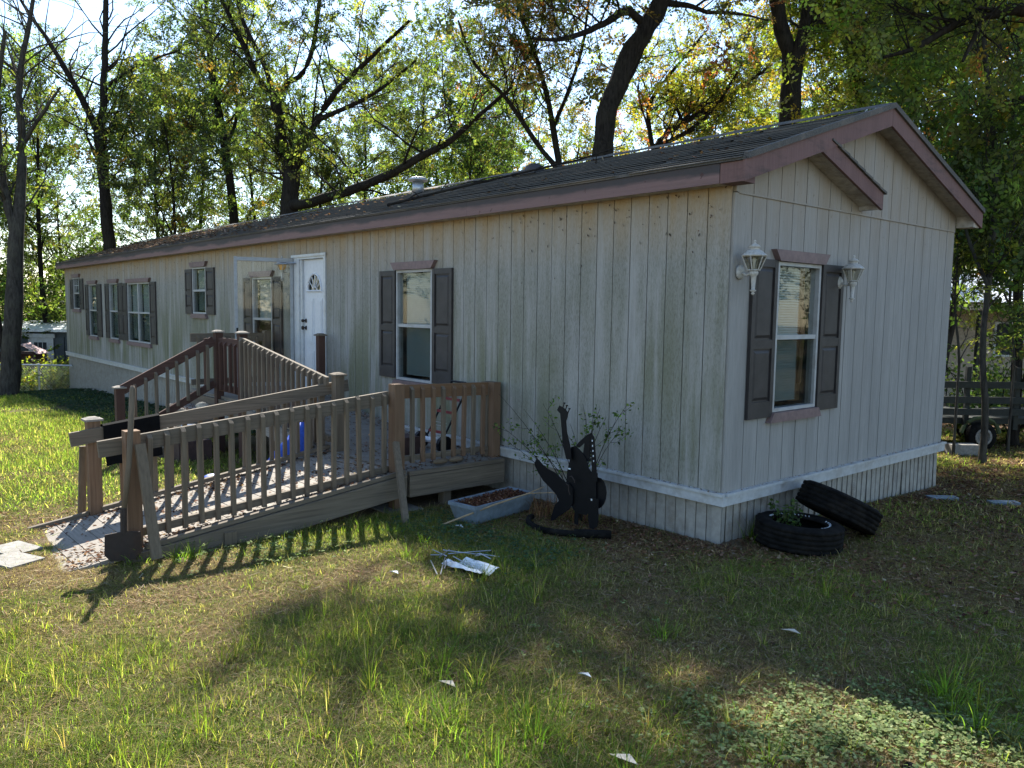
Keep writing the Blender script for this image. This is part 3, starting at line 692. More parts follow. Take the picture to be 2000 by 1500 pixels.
# posts
G_ = lambda x, y: float(gz(x, y))-.05
post(-2.615, -1.25, G_(-2.6, -1.25), 1.088, WO, w=.105, label='thick orange brown corner post of the platform')
post(-2.70, -.12, .02, 1.05, WZ, w=.10); post(-2.61, -.11, .10, 1.05, WO, w=.085)
post(-2.60, -3.50, G_(-2.6, -3.5), .868, WO, w=.10, label='plain orange brown post at the foot of the near rail')
post(-3.97, -3.44, G_(-3.95, -3.4), .775, WO, WDX, w=.10, label='orange brown capped post at the foot of the far rail')
post(-3.80, -1.20, G_(-3.8, -1.2), 1.075, WZ, WX, w=.095)
post(-6.13, -1.25, G_(-6.1, -1.2), 1.425, WR, WDX, w=.095, label='red stained capped post at the top of the upper run')
post(-6.93, -1.25, G_(-6.9, -1.2), 1.415, WR, WDX, w=.095, label='red stained capped post at the head of the stairs')
post(-6.20, -.16, .4, 1.385, WR, WX, w=.09); post(-7.97, -.14, -.2, 1.40, WZ, w=.09)
for (x, y) in ((-2.56, -.75), (-2.53, -2.3), (-3.9, -2.3), (-5.0, -1.2), (-5.0, -.2), (-3.2, -.3), (-7.9, -1.2)):
    post(x, y, G_(x, y), (dz1_(y) if y < -1.3 else float(dz2_(x)))-.05, WZ)
MB().box(-2.515, -2.427, -2.90, -2.81, -.12, .045).build('post', WZ, rp)
# near railing of the lower run
def rail(p, q, h_, t_, m, side, name='top_rail', label=None): 
    MB().bar(p, q, t_, h_, side).build(name, m, rp, label)
rail((-2.685, -3.70, .737), (-2.685, -1.30, .96), .12, .036, WY, (1, 0, 0)); rail((-2.685, -3.45, .09), (-2.685, -1.30, .305), .062, .036, WY, (1, 0, 0), 'bottom_rail')
for k in range(17):
    y = -3.37+k*.1255; f = (y+3.70)/2.4
    baluster(-2.648, y, .045+.215*(y+3.45)/2.15, .737+.223*f+.06, 'x', 1, WZ)
# platform railing
rail((-2.665, -1.20, 1.01), (-2.665, -.16, .985), .125, .034, wood('orange_wood_along_y', (.27, .155, .085), 'y'), (1, 0, 0)); rail((-2.665, -1.20, .385), (-2.665, -.16, .385), .05, .034, WY, (1, 0, 0), 'bottom_rail')
for k in range(8):
    y = -1.07+k*.118; baluster(-2.63, y, .345, 1.055-.022*k/8, 'x', 1, WO if k % 3 else WZ)
# far railing of the lower run
rail((-3.905, -3.63, .635), (-3.905, -1.03, .963), .118, .036, WY, (1, 0, 0)); rail((-3.925, -3.40, .012), (-3.925, -1.24, .335), .036, .05, WY, (1, 0, 0), 'bottom_rail'); rail((-3.895, -3.40, -.04), (-3.895, -1.24, .275), .04, .036, WY, (1, 0, 0), 'bottom_rail')
for k in range(15):
    y = -3.22+k*.137; f = (y+3.63)/2.6; baluster(-3.945, y, .035+.323*(y+3.40)/2.16-.03, .635+.328*f+.04, 'x', 1, WZ if k else WO)
# upper run railing
rail((-6.10, -1.285, 1.345), (-3.86, -1.285, 1.015), .09, .036, WX, (0, 1, 0)); rail((-6.10, -1.265, .76), (-3.86, -1.265, .42), .06, .036, WX, (0, 1, 0), 'bottom_rail')
for k in range(17):
    x = -5.99+k*.128; baluster(x, -1.322, float(dz2_(x))+.03, 1.345-.33*(x+6.10)/2.24+.045, 'y', -1, WZ)
# landing rails
rail((-6.90, -1.25, 1.30), (-6.18, -1.25, 1.30), .10, .036, WRX, (0, 1, 0)); rail((-6.90, -1.25, .70), (-6.18, -1.25, .70), .085, .036, WRX, (0, 1, 0), 'bottom_rail')
for k in range(4): baluster(-6.76+.16*k, -1.285, .67, 1.30, 'y', -1, WR)
rail((-7.985, -1.25, 1.31), (-7.985, -.10, 1.31), .12, .036, WY, (1, 0, 0)); rail((-7.985, -1.25, .68), (-7.985, -.10, .68), .08, .036, WY, (1, 0, 0), 'bottom_rail')
for k in range(9): baluster(-7.95, -1.16+.125*k, .65, 1.33, 'x', 1, WZ)
MB().box(-2.80, -2.43, -1.42, -1.08, G_(-2.6, -1.2), -.045).build('concrete_footing', M_conc, rp)

# porch stairs with a stained handrail
st = root('porch_stairs', (-7.45, -1.8, G_(-7.4, -1.8)), 'wooden porch stairs with red stained handrail and debris on the treads', 'stairs')
gs = float(gz(-7.4, -2.3))
for k in range(3):
    z_ = .58-.19*(k+1); y1 = -1.29-.29*k
    MB().box(-8.02, -6.86, y1-.31, y1+.0, z_-.036, z_).build('tread', WDX, st)
    MB().box(-7.98, -6.90, y1-.004, y1+.02, z_+.002, z_+.155).build('riser', WX, st)
for xx in (-6.90, -7.98):
    P = [(xx, -1.29, .54)]
    for k in range(3): z_ = .58-.19*(k+1)-.037; y1 = -1.29-.29*k; P += [(xx, y1, z_), (xx, y1-.29, z_)]
    P += [(xx, -2.16, gs-.03), (xx, -1.95, gs-.03), (xx, -1.29, .10)]
    MB().prism(P, (.036, 0, 0)).build('stringer', WY, st)
post(-6.95, -2.46, G_(-6.9, -2.4), .745, WR, WDX, w=.095, par=st)
mb = MB().bar((-6.93, -2.43, .73), (-6.93, -1.31, 1.31), .036, .12, (1, 0, 0)); mb.build('handrail', WRY, st)
mb = MB().bar((-6.93, -2.38, .16), (-6.93, -1.31, .75), .036, .09, (1, 0, 0)); mb.build('bottom_rail', WRY, st)
for k in range(8):
    y = -2.30+.128*k; baluster(-6.895, y, .20+.52*(y+2.38)/1.07-.02+.02, .73+.52*(y+2.43)/1.0+.0, 'x', 1, wood('half', (.2, .13, .085), 'z') if k == 0 else WZ, st)
mb = MB().bar((-6.95, -1.40, .70), (-6.95, -1.40, 1.34), .07, .05, (1, 0, 0)); mb.build('handrail_bracket', WR, st)

# ------------------------------------------------------------------ things on and round the ramp
mb = MB()   # rubber mat draped over the far rail
def rz2(y): return .635+.328*(y+3.63)/2.6+.062
n = 12; V = []
for i in range(n+1):
    y = -3.38+.46*i/n; t = rz2(y); w = .004*math.sin(i*1.7)
    V.append([(-3.845, y+.01, t-.34+.008*math.sin(i)), (-3.868+w, y, t-.15), (-3.876, y, t+.004), (-3.905, y, t+.012), (-3.99, y, t+.0), (-4.0, y, t-.2)])
A = MB(); m_ = 6; A.v = [p for r_ in V for p in r_]; A.f = [(i*m_+k, (i+1)*m_+k, (i+1)*m_+k+1, i*m_+k+1) for i in range(n) for k in range(m_-1)]
o = thing1(A, 'rubber_mat', M_matr, (-3.9, -3.15, .7), 'black rubber mat hung over the far ramp rail', 'mat'); md = o.modifiers.new('thick', 'SOLIDIFY'); md.thickness = .008; md.offset = 1
sh = root('shovel', (-2.47, -3.62, .02), 'old shovel with grey wooden handle and rusty blade leaning on the ramp post', 'shovel')
mb = MB(); mb.tube([(-2.47, -3.60, .30), (-2.485, -3.55, .65), (-2.51, -3.505, 1.17), (-2.512, -3.503, 1.20)], [.019, .019, .021, .012], 8); mb.build('handle', WZ, sh, smooth=True)
mb = MB(); mb.tube([(-2.462, -3.605, .16), (-2.468, -3.60, .34)], [.022, .023], 8); mb.build('socket', M_rust, sh)
bx = MB(); R_ = np.array((-.13, -.99, .0)); R_ = np.array((.25, .97, 0)); c0 = np.array((-2.46, -3.61, .0))
pts = [c0+R_*a+np.array((0, 0, b)) for a, b in ((-.115, .165), (-.03, .175), (.03, .175), (.115, .165), (.12, .02), (.08, -.03), (-.08, -.03), (-.12, .02))]; bx.prism(pts, (.012, -.004, 0)); bx.build('blade', M_rust, sh)
mb = MB(); mb.bar((-2.50, -3.47, .78), (-2.31, -3.43, -.02), .07, .035, (0, 1, 0)); thing1(mb, 'loose_board', WZ, (-2.31, -3.43, -.02), 'grey loose board leaning on the ramp foot post next to the shovel', 'board')
mb = MB(); mb.bar((-2.55, -1.30, .57), (-2.07, -1.50, -.06), .055, .035, (0, 1, 0)); thing1(mb, 'wooden_stake', WZ, (-2.12, -1.53, -.05), 'pointed wooden stake propped against the thick corner post of the platform', 'stake')
mb = MB(); mb.bar((-4.05, -3.50, .55), (-4.12, -3.52, -.1), .06, .03, (0, 1, 0)); thing1(mb, 'support_board', WZ, (-4.12, -3.52, -.1), 'slim board standing behind the capped post at the ramp foot', 'board')
for i, (x, y, w, d, a, lab) in enumerate(((-3.34, -4.14, .33, .24, .35, 'square concrete paver in front of the ramp, the one further from the camera'), (-3.02, -4.20, .34, .25, .42, 'square concrete paver in front of the ramp, the one nearer the camera'))):
    c, s_ = math.cos(a), math.sin(a); z_ = float(gz(x, y)); mb = MB()
    P = [(x+c*u-s_*v_, y+s_*u+c*v_) for u, v_ in ((-w/2, -d/2), (w/2, -d/2), (w/2, d/2), (-w/2, d/2))]
    mb.prism([(p_[0], p_[1], z_-.02) for p_ in P], (0, 0, .045)); thing1(mb, 'concrete_paver', M_conc, (x, y, z_), lab, 'paver', 'concrete pavers in front of the ramp')
# blue tarp, crumpled
X, Y = np.meshgrid(np.linspace(-4.95, -4.05, 22), np.linspace(-2.35, -1.35, 24), indexing='ij')
Z = gz(X, Y)+.03+.12*np.abs(vnoise(X, Y, 5., 8))+.48*np.clip((Y+1.9)/.5, 0, 1)*np.exp(-((X+4.25)/.2)**2)+.16*np.exp(-((X+4.15)/.15)**2)
V = np.stack([X+.04*vnoise(X, Y, 9, 2), Y+.04*vnoise(X, Y, 8, 4), Z], -1).reshape(-1, 3); a = (np.arange(21)[:, None]*24+np.arange(23)).ravel()
npmesh('tarp', V, np.stack([a, a+24, a+25, a+1], -1), M_tarp, origin=(-4.5, -1.85, -.1), label='crumpled blue tarp on the ground between ramp and stairs', category='tarp')
def bucket(x, y, z, r, h_, m, lab, cat, name='bucket'):
    mb = MB().lathe((x, y, z), [(r*.8, 0), (r, h_), (r*1.06, h_), (r*1.06, h_-.015), (r*.95, h_-.012), (r*.76, .01), (.01, .01)], 16); return thing1(mb, name, m, (x, y, z), lab, cat, smooth=True)
bucket(-6.62, -1.75, G_(-6.6, -1.7)+.32, .09, .17, M_white, 'white plastic tub standing on a brown crate by the stairs', 'tub', 'plastic_tub')
MB_ = MB().box(-6.80, -6.40, -1.95, -1.55, G_(-6.6, -1.7), G_(-6.6, -1.7)+.318); thing1(MB_, 'brown_crate', M_brownbox, (-6.6, -1.75, G_(-6.6, -1.7)), 'dark brown wooden crate under the white tub', 'crate')
def rock(x, y, z, r, m, name, lab, cat, sq=(1, 1, .7), grp=None):
    ph = [(r*math.sin(math.pi*i/7)*1.0+.001, -r*math.cos(math.pi*i/7)) for i in range(8)]; mb = MB().lathe((0, 0, 0), ph, 9); R2 = np.random.default_rng(int(abs(x*977+y*31)))
    mb.v = [(x+a*sq[0]*(1+.25*R2.normal()*.5), y+b*sq[1]*(1+.25*R2.normal()*.5), z+r*sq[2]*.85+c*sq[2]) for a, b, c in mb.v]; return thing1(mb, name, m, (x, y, z), lab, cat, grp, smooth=True)
rock(-7.05, -1.43, .392, .10, M_stone, 'pale_stone', 'pale rounded stone on the top stair tread', 'stone', (1, .8, .6))
rock(-7.02, -1.72, .202, .09, M_stone, 'pale_stone', 'pale stone with a flat face on the middle stair tread', 'stone', (1.1, .7, .8))
bucket(-7.2, -2.0, .012, .07, .09, M_conc, 'small grey pot on the lowest stair tread', 'pot', 'small_pot')
# the planter
def q_(u, v_, z_):   # local frame: u along, v across
    a = rad(98); c = np.array((-1.83, -.75)); return (c[0]+math.cos(a)*u-math.sin(a)*v_, c[1]+math.sin(a)*u+math.cos(a)*v_, z_)
pl = root('planter_box', (-1.83, -.75, -.02), 'blue grey plastic window box full of dry brown leaves on the ground', 'planter')
mb = MB(); h0, h1 = -.04, .135; P0 = [(-.345, -.12), (.345, -.12), (.345, .12), (-.345, .12)]; P1 = [(-.385, -.155), (.385, -.155), (.385, .155), (-.385, .155)]; t = .014
def ring(P, z_, s_=0): return [q_(u-math.copysign(s_, u), v_-math.copysign(s_, v_), z_) for u, v_ in P]
R = [ring(P0, h0), ring(P1, h1-.03), ring([(u*1.03, v_*1.05) for u, v_ in P1], h1-.03), ring([(u*1.03, v_*1.05) for u, v_ in P1], h1), ring(P1, h1, t), ring(P0, h0+.03, t)]
mb.v = [p for r_ in R for p in r_]; mb.f = [(i*4+k, i*4+(k+1) % 4, i*4+4+(k+1) % 4, i*4+4+k) for i in range(5) for k in range(4)]+[(3, 2, 1, 0)]
for v_, sg in ((-.145, -1), (.145, 1)):
    for u in (-.33, -.31): mb.bar(q_(u, v_*.88, h0+.02), q_(u, v_*1.0, h1-.035), .008, .012, (0, 0, 1))
mb.build('box', M_planter, pl)
# leaves for planter later (needs the leaf helper)

# steel guitar sculpture, leaning plates
GA = [(-1.489, 0.499), (-1.438, 0.472), (-1.351, 0.435), (-1.253, 0.417), (-1.145, 0.36), (-1.087, 0.362), (-1.04, 0.321), (-1.036, 0.206), (-1.081, 0.14), (-1.149, 0.092), (-1.207, 0.055), (-1.254, 0.015), (-1.296, -0.003), (-1.28, 0.065), (-1.246, 0.148), (-1.199, 0.191), (-1.236, 0.235), (-1.31, 0.28), (-1.397, 0.325), (-1.474, 0.398), (-1.513, 0.452)]
GB = [(-1.204, 0.989), (-1.152, 0.975), (-1.104, 0.943), (-1.109, 0.906), (-1.125, 0.871), (-1.113, 0.779), (-1.092, 0.724), (-1.06, 0.64), (-1.05, 0.56), (-1.11, 0.56), (-1.142, 0.643), (-1.155, 0.691), (-1.17, 0.796), (-1.191, 0.926), (-1.23, 0.95)]
GC = [(-1.084, 0.659), (-1.039, 0.674), (-0.959, 0.629), (-0.913, 0.587), (-0.883, 0.511), (-0.80, 0.44), (-0.79, 0.227), (-0.899, 0.128), (-1.011, 0.121), (-1.058, 0.161), (-1.133, 0.346), (-1.125, 0.455), (-1.093, 0.56)]
GD = [(-0.871, 0.802), (-0.919, 0.779), (-1.006, 0.711), (-1.039, 0.674), (-1.005, 0.663), (-0.945, 0.712), (-0.959, 0.613), (-0.918, 0.554), (-0.889, 0.591), (-0.862, 0.771)]
GE = [(-0.848, 0.781), (-0.838, 0.798), (-0.816, 0.773), (-0.795, 0.637), (-0.772, 0.426), (-0.82, 0.418), (-0.835, 0.599)]
GF = [(-0.702, 0.343), (-0.708, 0.294), (-0.727, 0.249), (-0.756, 0.215), (-0.792, 0.198), (-0.828, 0.201), (-0.86, 0.222), (-0.882, 0.26), (-0.891, 0.308), (-0.885, 0.359), (-0.866, 0.404), (-0.836, 0.437), (-0.8, 0.453), (-0.764, 0.45), (-0.733, 0.428), (-0.711, 0.39)]
GG = [(-0.848, 0.276), (-0.741, 0.296), (-0.736, 0.138), (-0.744, 0.072), (-0.786, 0.042), (-0.825, 0.046), (-0.844, 0.131)]
GH = [(-1.046, 0.155), (-1.007, 0.163), (-1.003, 0.022), (-1.043, 0.022)]
gt = root('metal_sculpture', (-1.05, -.55, 0), 'black cut steel guitar sculpture standing by the skirting wall', 'sculpture')
for nm, P, y0, ln_ in (('horn_body', GA, -.56, 0), ('guitar_neck', GB, -.575, 0), ('centre_plate', GC, -.545, 0), ('comb_plate', GD, -.535, 0), ('slotted_bar', GE, -.565, 0), ('round_body', GF, -.53, 0), ('foot_plate', GG, -.58, 0), ('back_foot', GH, -.53, 0)):
    MB().prism([(a, y0, b) for a, b in P], (0, .009, 0)).build(nm, M_black, gt)
mb = MB()
for a, b in ((-1.165, .985), (-1.135, .968), (-1.105, .945)): mb.bar((a, -.571, b-.01), (a+.018, -.571, b+.03), .006, .006); mb.box(a+.010, a+.026, -.576, -.566, b+.027, b+.036)
mb.build('tuning_pegs', M_black, gt)
mb = MB()
for k in range(9): z_ = .57+.024*k; mb.bar((-.895, -.535, z_), (-.868, -.535, z_+.022), .007, .01)
mb.build('comb_teeth', M_black, gt)
mb = MB(); 
for a, b in ((-.83, .74), (-.826, .70), (-.82, .66), (-.815, .62), (-.81, .58)): mb.box(a-.004, a+.006, -.5665, -.5652, b, b+.014)
for a, b, c, d in ((-1.095, .475, -1.065, .487), (-.815, .27, -.80, .285)): mb.box(a, c, -.5665 if a < -1 else -.582, -.5652 if a < -1 else -.5805, b, d)
mb.build('bolt_heads', M_whitecloth, gt)
mb = MB(); mb.tube([(-.89, -.50, .46), (-.885, -.5, .485), (-.85, -.5, .49), (-.83, -.5, .47), (-.83, -.5, .44)], .007, 6); mb.tube([(-1.06, -.58, .42), (-1.03, -.585, .43), (-1.0, -.585, .40), (-1.0, -.58, .38)], .005, 6); mb.tube([(-1.10, -.58, .355), (-1.07, -.585, .35), (-1.06, -.585, .30), (-1.05, -.58, .27)], .004, 6); mb.build('wire_hook', M_rust, gt)
mb = MB()
for a0, a1, cx_, cy_, rx_, ry_ in ((190, 350, -1.12, -.60, .33, .22),):
    mb.tube([(cx_+rx_*math.cos(rad(g)), cy_+ry_*math.sin(rad(g)), .012+.006*math.sin(g)) for g in range(a0, a1, 12)], .026, 8)
mb.tube([(-.85, -.72, .02), (-.72, -.66, .035), (-.62, -.55, .03)], .035, 8)
thing1(mb, 'rubber_edging', M_rubber, (-1.05, -.7, 0), 'black rubber edging curled on the ground before the steel sculpture', 'garden edging', smooth=True)

# tyres
def tyre_mb(R=.325, w=.205, ri=.195):
    mb = MB(); prof = [(ri, -w*.34), (ri+.012, -w*.42), (ri+.06, -w*.50), (R-.035, -w*.48), (R-.010, -w*.40)]
    for k in range(5):
        a = -w*.36+k*w*.18; prof += [(R, a-w*.055), (R, a+w*.055), (R-.008, a+w*.075), (R-.008, a+w*.105)] if k < 4 else [(R, a-w*.055), (R, a+w*.04)]
    prof += [(R-.010, w*.40), (R-.035, w*.48), (ri+.06, w*.50), (ri+.012, w*.42), (ri, w*.34), (ri+.02, w*.30), (R-.045, w*.25), (R-.045, -w*.25), (ri+.02, -w*.30), (ri, -w*.34)]
    mb.lathe((0, 0, 0), prof, 96)
    for i_ in range(len(mb.v)):
        a, b, c = mb.v[i_]; r0 = math.hypot(a, b); k = i_ % 96
        if r0 > R-.012 and abs(c) > w*.2 and (k+(3 if c > 0 else 0)) % 4 == 0: mb.v[i_] = (a*(1-.011/R), b*(1-.011/R), c)
    return mb
def tyre(loc, axis, lab):
    r_ = root('tyre', loc, lab, 'tyre', 'old tyres by the end wall'); mb = tyre_mb(); q = Vector((0, 0, 1)).rotation_difference(Vector(axis))
    mb.v = [tuple(np.array(q @ Vector(p_))+np.array(loc)) for p_ in mb.v]; mb.build('rubber', M_rubber, r_, smooth=True)
    mb = MB()
    for g in list(range(100, 200, 7))+list(range(-15, 60, 9)):
        for s_ in (0,):
            a = rad(g); p0 = q @ Vector((.212*math.cos(a), .212*math.sin(a), .090)); p1 = q @ Vector((.226*math.cos(a+.03), .226*math.sin(a+.03), .0945))
            mb.bar(np.array(p0)+np.array(loc), np.array(p1)+np.array(loc), .006, .003)
    mb.build('raised_marks', M_whitecloth, r_); return r_
tyre((.39, .46, .10), (.03, .05, 1), 'tyre lying flat on the ground with weeds growing inside it')
tyre((.41, 1.03, .215), (.19, .40, .88), 'tyre tilted on edge, leaning over the flat one')

# collapsed umbrella
um = root('broken_umbrella', (-.85, -1.83, 0), 'collapsed umbrella remains, black rods and torn white cloth in the grass', 'umbrella')
mb = MB(); Z_ = lambda x, y: float(gz(x, y))
UMB = [((-1.12, -1.80), (-0.88, -1.67)), ((-1.18, -1.85), (-0.99, -1.86)), ((-1.08, -1.94), (-1.04, -1.87)), ((-0.88, -1.67), (-0.73, -1.59)), ((-1.02, -1.83), (-0.90, -1.53)), ((-0.84, -1.65), (-0.86, -1.71)), ((-0.97, -1.89), (-0.69, -2.13)), ((-0.92, -1.91), (-0.77, -2.04)), ((-0.96, -2.02), (-0.70, -2.15)), ((-0.89, -1.91), (-0.79, -1.94)), ((-0.94, -1.84), (-0.52, -1.90)), ((-0.88, -1.65), (-0.73, -1.67)), ((-1.10, -1.76), (-1.00, -1.92))]
for a, b in UMB:
    mb.tube([(a[0], a[1], Z_(*a)+.05), (b[0], b[1], Z_(*b)+.045)], .0045, 5)
mb.build('rods', M_metal, um)
X, Y = np.meshgrid(np.linspace(0, 1, 20), np.linspace(0, 1, 9), indexing='ij')
PX_ = -.90+.40*X+.03*Y-.05*X*Y; PY_ = -1.97+.03*X+.19*Y-.02*X*Y-.012*vnoise(X, Y, 9, 1); PZ_ = gz(PX_, PY_)+.03+.022*np.sin(Y*7.5+X)+.02*np.abs(vnoise(X, Y, 6, 5))
V = np.stack([PX_, PY_, PZ_], -1).reshape(-1, 3); a = (np.arange(19)[:, None]*9+np.arange(8)).ravel()
npmesh('cloth', V, np.stack([a, a+9, a+10, a+1], -1), M_whitecloth, um, smooth=True)

# hand truck and clutter on the platform
ht = root('hand_truck', (-3.22, -.28, .30), 'red and black folding hand truck leaning against the wall on the platform', 'hand truck')
mb = MB(); a0, a1 = (-3.36, -.38), (-3.06, -.38)
for x in (-3.36, -3.07): mb.tube([(x, -.42, .42), (x+.01, -.12, .93), (x+.01, -.10, .985)], .011, 6)
mb.tube([(-3.35, -.10, .985), (-3.33, -.11, 1.005), (-3.09, -.11, 1.005), (-3.06, -.10, .985)], .011, 6); mb.build('frame', M_black, ht)
for z_, f in ((.90, .9), (.83, .8), (.70, .5), (.50, .15)): MB().bar((-3.36, -.42+.30*(z_-.42)/.58, z_), (-3.06, -.42+.30*(z_-.42)/.58, z_), .012, .028 if z_ < .9 else .05, (0, 1, 0)).build('crossbar', M_red, ht)
for z_ in (.60, .565): MB().bar((-3.34, -.36, z_), (-3.08, -.36, z_), .005, .008, (0, 1, 0)).build('thin_crossbar', M_metal, ht)
for x in (-3.42, -3.00): MB().lathe((x-.02, -.44, .40), [(.05, 0), (.088, 0), (.088, .045), (.05, .045), (.02, .04)], 14, (1, 0, 0)).build('wheel', M_black, ht)
MB().box(-3.38, -3.05, -.62, -.45, .315, .325).build('toe_plate', M_metal, ht)
MB().tube([(-3.30, -.50, .43), (-3.05, -.50, .44)], .03, 8).build('roller', M_white, ht)
mb = MB(); mb.box(-3.35, -3.11, -.85, -.66, .302, .49); thing1(mb, 'dark_box', M_brownbox, (-3.2, -.7, .30), 'dark box standing behind the platform railing', 'box')
for lab, y in (('worn brown shoe lying at the platform edge, the toe end nearer the corner post', -.80), ('worn brown shoe lying at the platform edge, further from the corner post', -.62)):
    mb = MB(); mb.lathe((-2.56, y, .335), [(.01, -.02), (.034, -.015), (.045, 0), (.036, .02), (.012, .03)], 10); mb.v = [(-2.56+(a+2.56)*.8, y+(b-y)*2.1, c) for a, b, c in mb.v]
    thing1(mb, 'shoe', wood('shoe%g' % y, (.20, .15, .10), 'y'), (-2.56, y, .32), lab, 'shoe', smooth=True)
mb = MB(); mb.prism([(-3.30, -.10, 1.065), (-2.92, -.07, 1.075), (-2.88, -.035, 1.085), (-3.26, -.045, 1.08)], (0, 0, .014)); 

# ------------------------------------------------------------------ neighbours and fences
nd = sight(70, 700, 32)
rr = np.array((CR[0], CR[1], 0)); rr /= np.linalg.norm(rr); ff = np.array((-rr[1], rr[0], 0))
def nb(c, r_, f_): 
    return lambda u, v_, z_: tuple(np.array((c[0], c[1], 0))+r_*u+f_*v_+np.array((0, 0, z_)))
def fbox(mb, Q, u0, u1, v0, v1, z0, z1): return mb.hexa([Q(u0, v0, z0), Q(u1, v0, z0), Q(u1, v1, z0), Q(u0, v1, z0), Q(u0, v0, z1), Q(u1, v0, z1), Q(u1, v1, z1), Q(u0, v1, z1)])
Q = nb(nd, rr, ff); gl_ = -2.0
nt_ = root('neighbour_trailer', Q(0, 1.5, gl_), 'dark grey trailer with white metal roof and white panelled door beyond the fence', 'trailer')
fbox(MB(), Q, -8, 6, .05, 4, gl_, .62).build('wall', M_slate, nt_)
k = -8.
while k < 6:
    if not (-.75 < k+.2 < .75): fbox(MB(), Q, k, k+.36, -.01, .05, gl_, .40).build('wall_panel', M_slate, nt_)
    k += .40
mb = MB(); fbox(mb, Q, -8.2, 6.2, -.25, 4.2, .60, .70); mb.hexa([Q(-8.2, -.25, .70), Q(6.2, -.25, .70), Q(6.2, 4.2, .70), Q(-8.2, 4.2, .70), Q(-8.2, 1.2, .98), Q(6.2, 1.2, .98), Q(6.2, 2.8, .98), Q(-8.2, 2.8, .98)]); mb.build('roof', M_roofw, nt_)
fbox(MB(), Q, -8, -.2, -.06, -.01, .42, .60).build('fascia', M_alu, nt_); fbox(MB(), Q, -.3, .85, -.12, -.06, .36, .52).build('door_header', M_alu, nt_)
dr = fbox(MB(), Q, -.25, .75, -.05, .0, -1.0, .35).build('door', M_alu, nt_)
fbox(MB(), Q, -.02, .50, -.062, -.052, -.72, .18).build('pane', M_inside, dr)
mb = MB()
for i in range(4): fbox(mb, Q, -.035+.178*i, -.015+.178*i, -.075, -.063, -.74, .20)
for i in range(4): fbox(mb, Q, -.015, .499, -.074, -.064, -.74+.305*i, -.715+.305*i)
mb.build('muntins', M_alu, dr)
fbox(MB(), Q, -.6, 1.4, -.05, .0, gl_, -1.02).build('door_step_wall', M_slate, nt_)
for u in (-1.4, -.2): MB().lathe(Q(u+2.2, 2, .95), [(.12, 0), (.12, .12), (.2, .14), (.05, .2)], 10).build('roof_vent', M_metal, nt_)
Q2 = nb(sight(42, 690, 29), rr, ff)
cb = root('outdoor_cabinet', Q2(0, 0, -1.7), 'dark red open cabinet standing before the neighbour trailer', 'cabinet')
mb = MB(); fbox(mb, Q2, -.85, -.78, 0, .6, -1.7, -.05); fbox(mb, Q2, .42, .5, 0, .6, -1.7, -.05); fbox(mb, Q2, -.85, .5, .0, .6, -.12, -.05); fbox(mb, Q2, -.78, .42, .5, .55, -1.7, -.12); mb.build('frame', M_brownbox, cb)
fbox(MB(), Q2, -.78, .42, .1, .45, -.8, -.75).build('shelf', M_brownbox, cb)
X, Y = np.meshgrid(np.linspace(-.9, .62, 16), np.linspace(-.1, .7, 8), indexing='ij'); Zc = .01+.22*np.exp(-((X+.1)/.35)**2)*(1+.4*vnoise(X, Y, 6, 3))-.14*np.clip(X-.42, 0, 1)*4
V = np.array([Q2(a, b, c) for a, b, c in zip(X.ravel(), Y.ravel(), Zc.ravel())]); a = (np.arange(15)[:, None]*8+np.arange(7)).ravel()
npmesh('cloth_cover', V, np.stack([a, a+8, a+9, a+1], -1), M_cloth, origin=Q2(0, .3, 0), label='pink and white cloth heaped on top of the dark cabinet', category='cloth')
# chain link fence
Q3 = nb(sight(60, 712, 22), rr, ff)
cf = root('chain_link_fence', Q3(0, 0, -.7), 'chain link fence with steel top rail beyond the left lawn', 'fence')
g3 = lambda u: float(gz(*Q3(u, 0, 0)[:2]))
topz = sight(60, 712, 22)[2]
MB().tube([Q3(-4.5, 0, topz), Q3(1.15, 0, topz-.01)], .021, 8).build('top_rail', M_metal, cf)
for u in (-4.4, -2.0, .2): MB().tube([Q3(u, .03, g3(u)-.1), Q3(u, .03, topz+.03)], .028, 8).build('post', M_metal, cf)
mb = MB(); k = -4.5; H_ = topz+.85
while k < 1.15:
    for sg in (1, -1):
        e_ = k+sg*H_; a_, b_ = Q3(k, -.02, topz-.02), Q3(min(max(e_, -5.5), 1.4), -.02, topz-.02-abs(min(max(e_, -5.5), 1.4)-k))
        mb.bar(a_, b_, .004, .004)
    k += .075
mesh_ = mb.build('wire_mesh', M_metal, cf); mesh_['kind'] = 'stuff'
# right: beige house, utility trailer, block
Q4 = nb(sight(1930, 700, 23), rr, ff)
nh = root('neighbour_house', Q4(0, 2, -1), 'beige house with pale roof half hidden behind the right hand trees', 'house')
fbox(MB(), Q4, -9, 5, 0, 6, -1.2, 2.15).build('wall', M_beige, nh)
mb = MB(); mb.hexa([Q4(-9.4, -.5, 2.15), Q4(5.4, -.5, 2.15), Q4(5.4, 6.5, 2.15), Q4(-9.4, 6.5, 2.15), Q4(-9.4, 2.8, 3.1), Q4(5.4, 2.8, 3.1), Q4(5.4, 3.2, 3.1), Q4(-9.4, 3.2, 3.1)]); mb.build('roof', M_roofw, nh)
for u in (-3.2, .1): w_n = fbox(MB(), Q4, u, u+.9, -.05, .02, .6, 1.6).build('window', M_alu, nh); fbox(MB(), Q4, u+.06, u+.84, -.06, -.052, .66, 1.54).build('pane', M_inside, w_n)
for u in (-1.2, .95, 3.): fbox(MB(), Q4, u-.07, u+.07, -1.6, -1.46, -1.2, 1.9).build('porch_post', M_darkw, nh)
fbox(MB(), Q4, -2.5, 5, -1.7, .0, 1.92, 2.08).build('porch_roof', M_beige, nh)
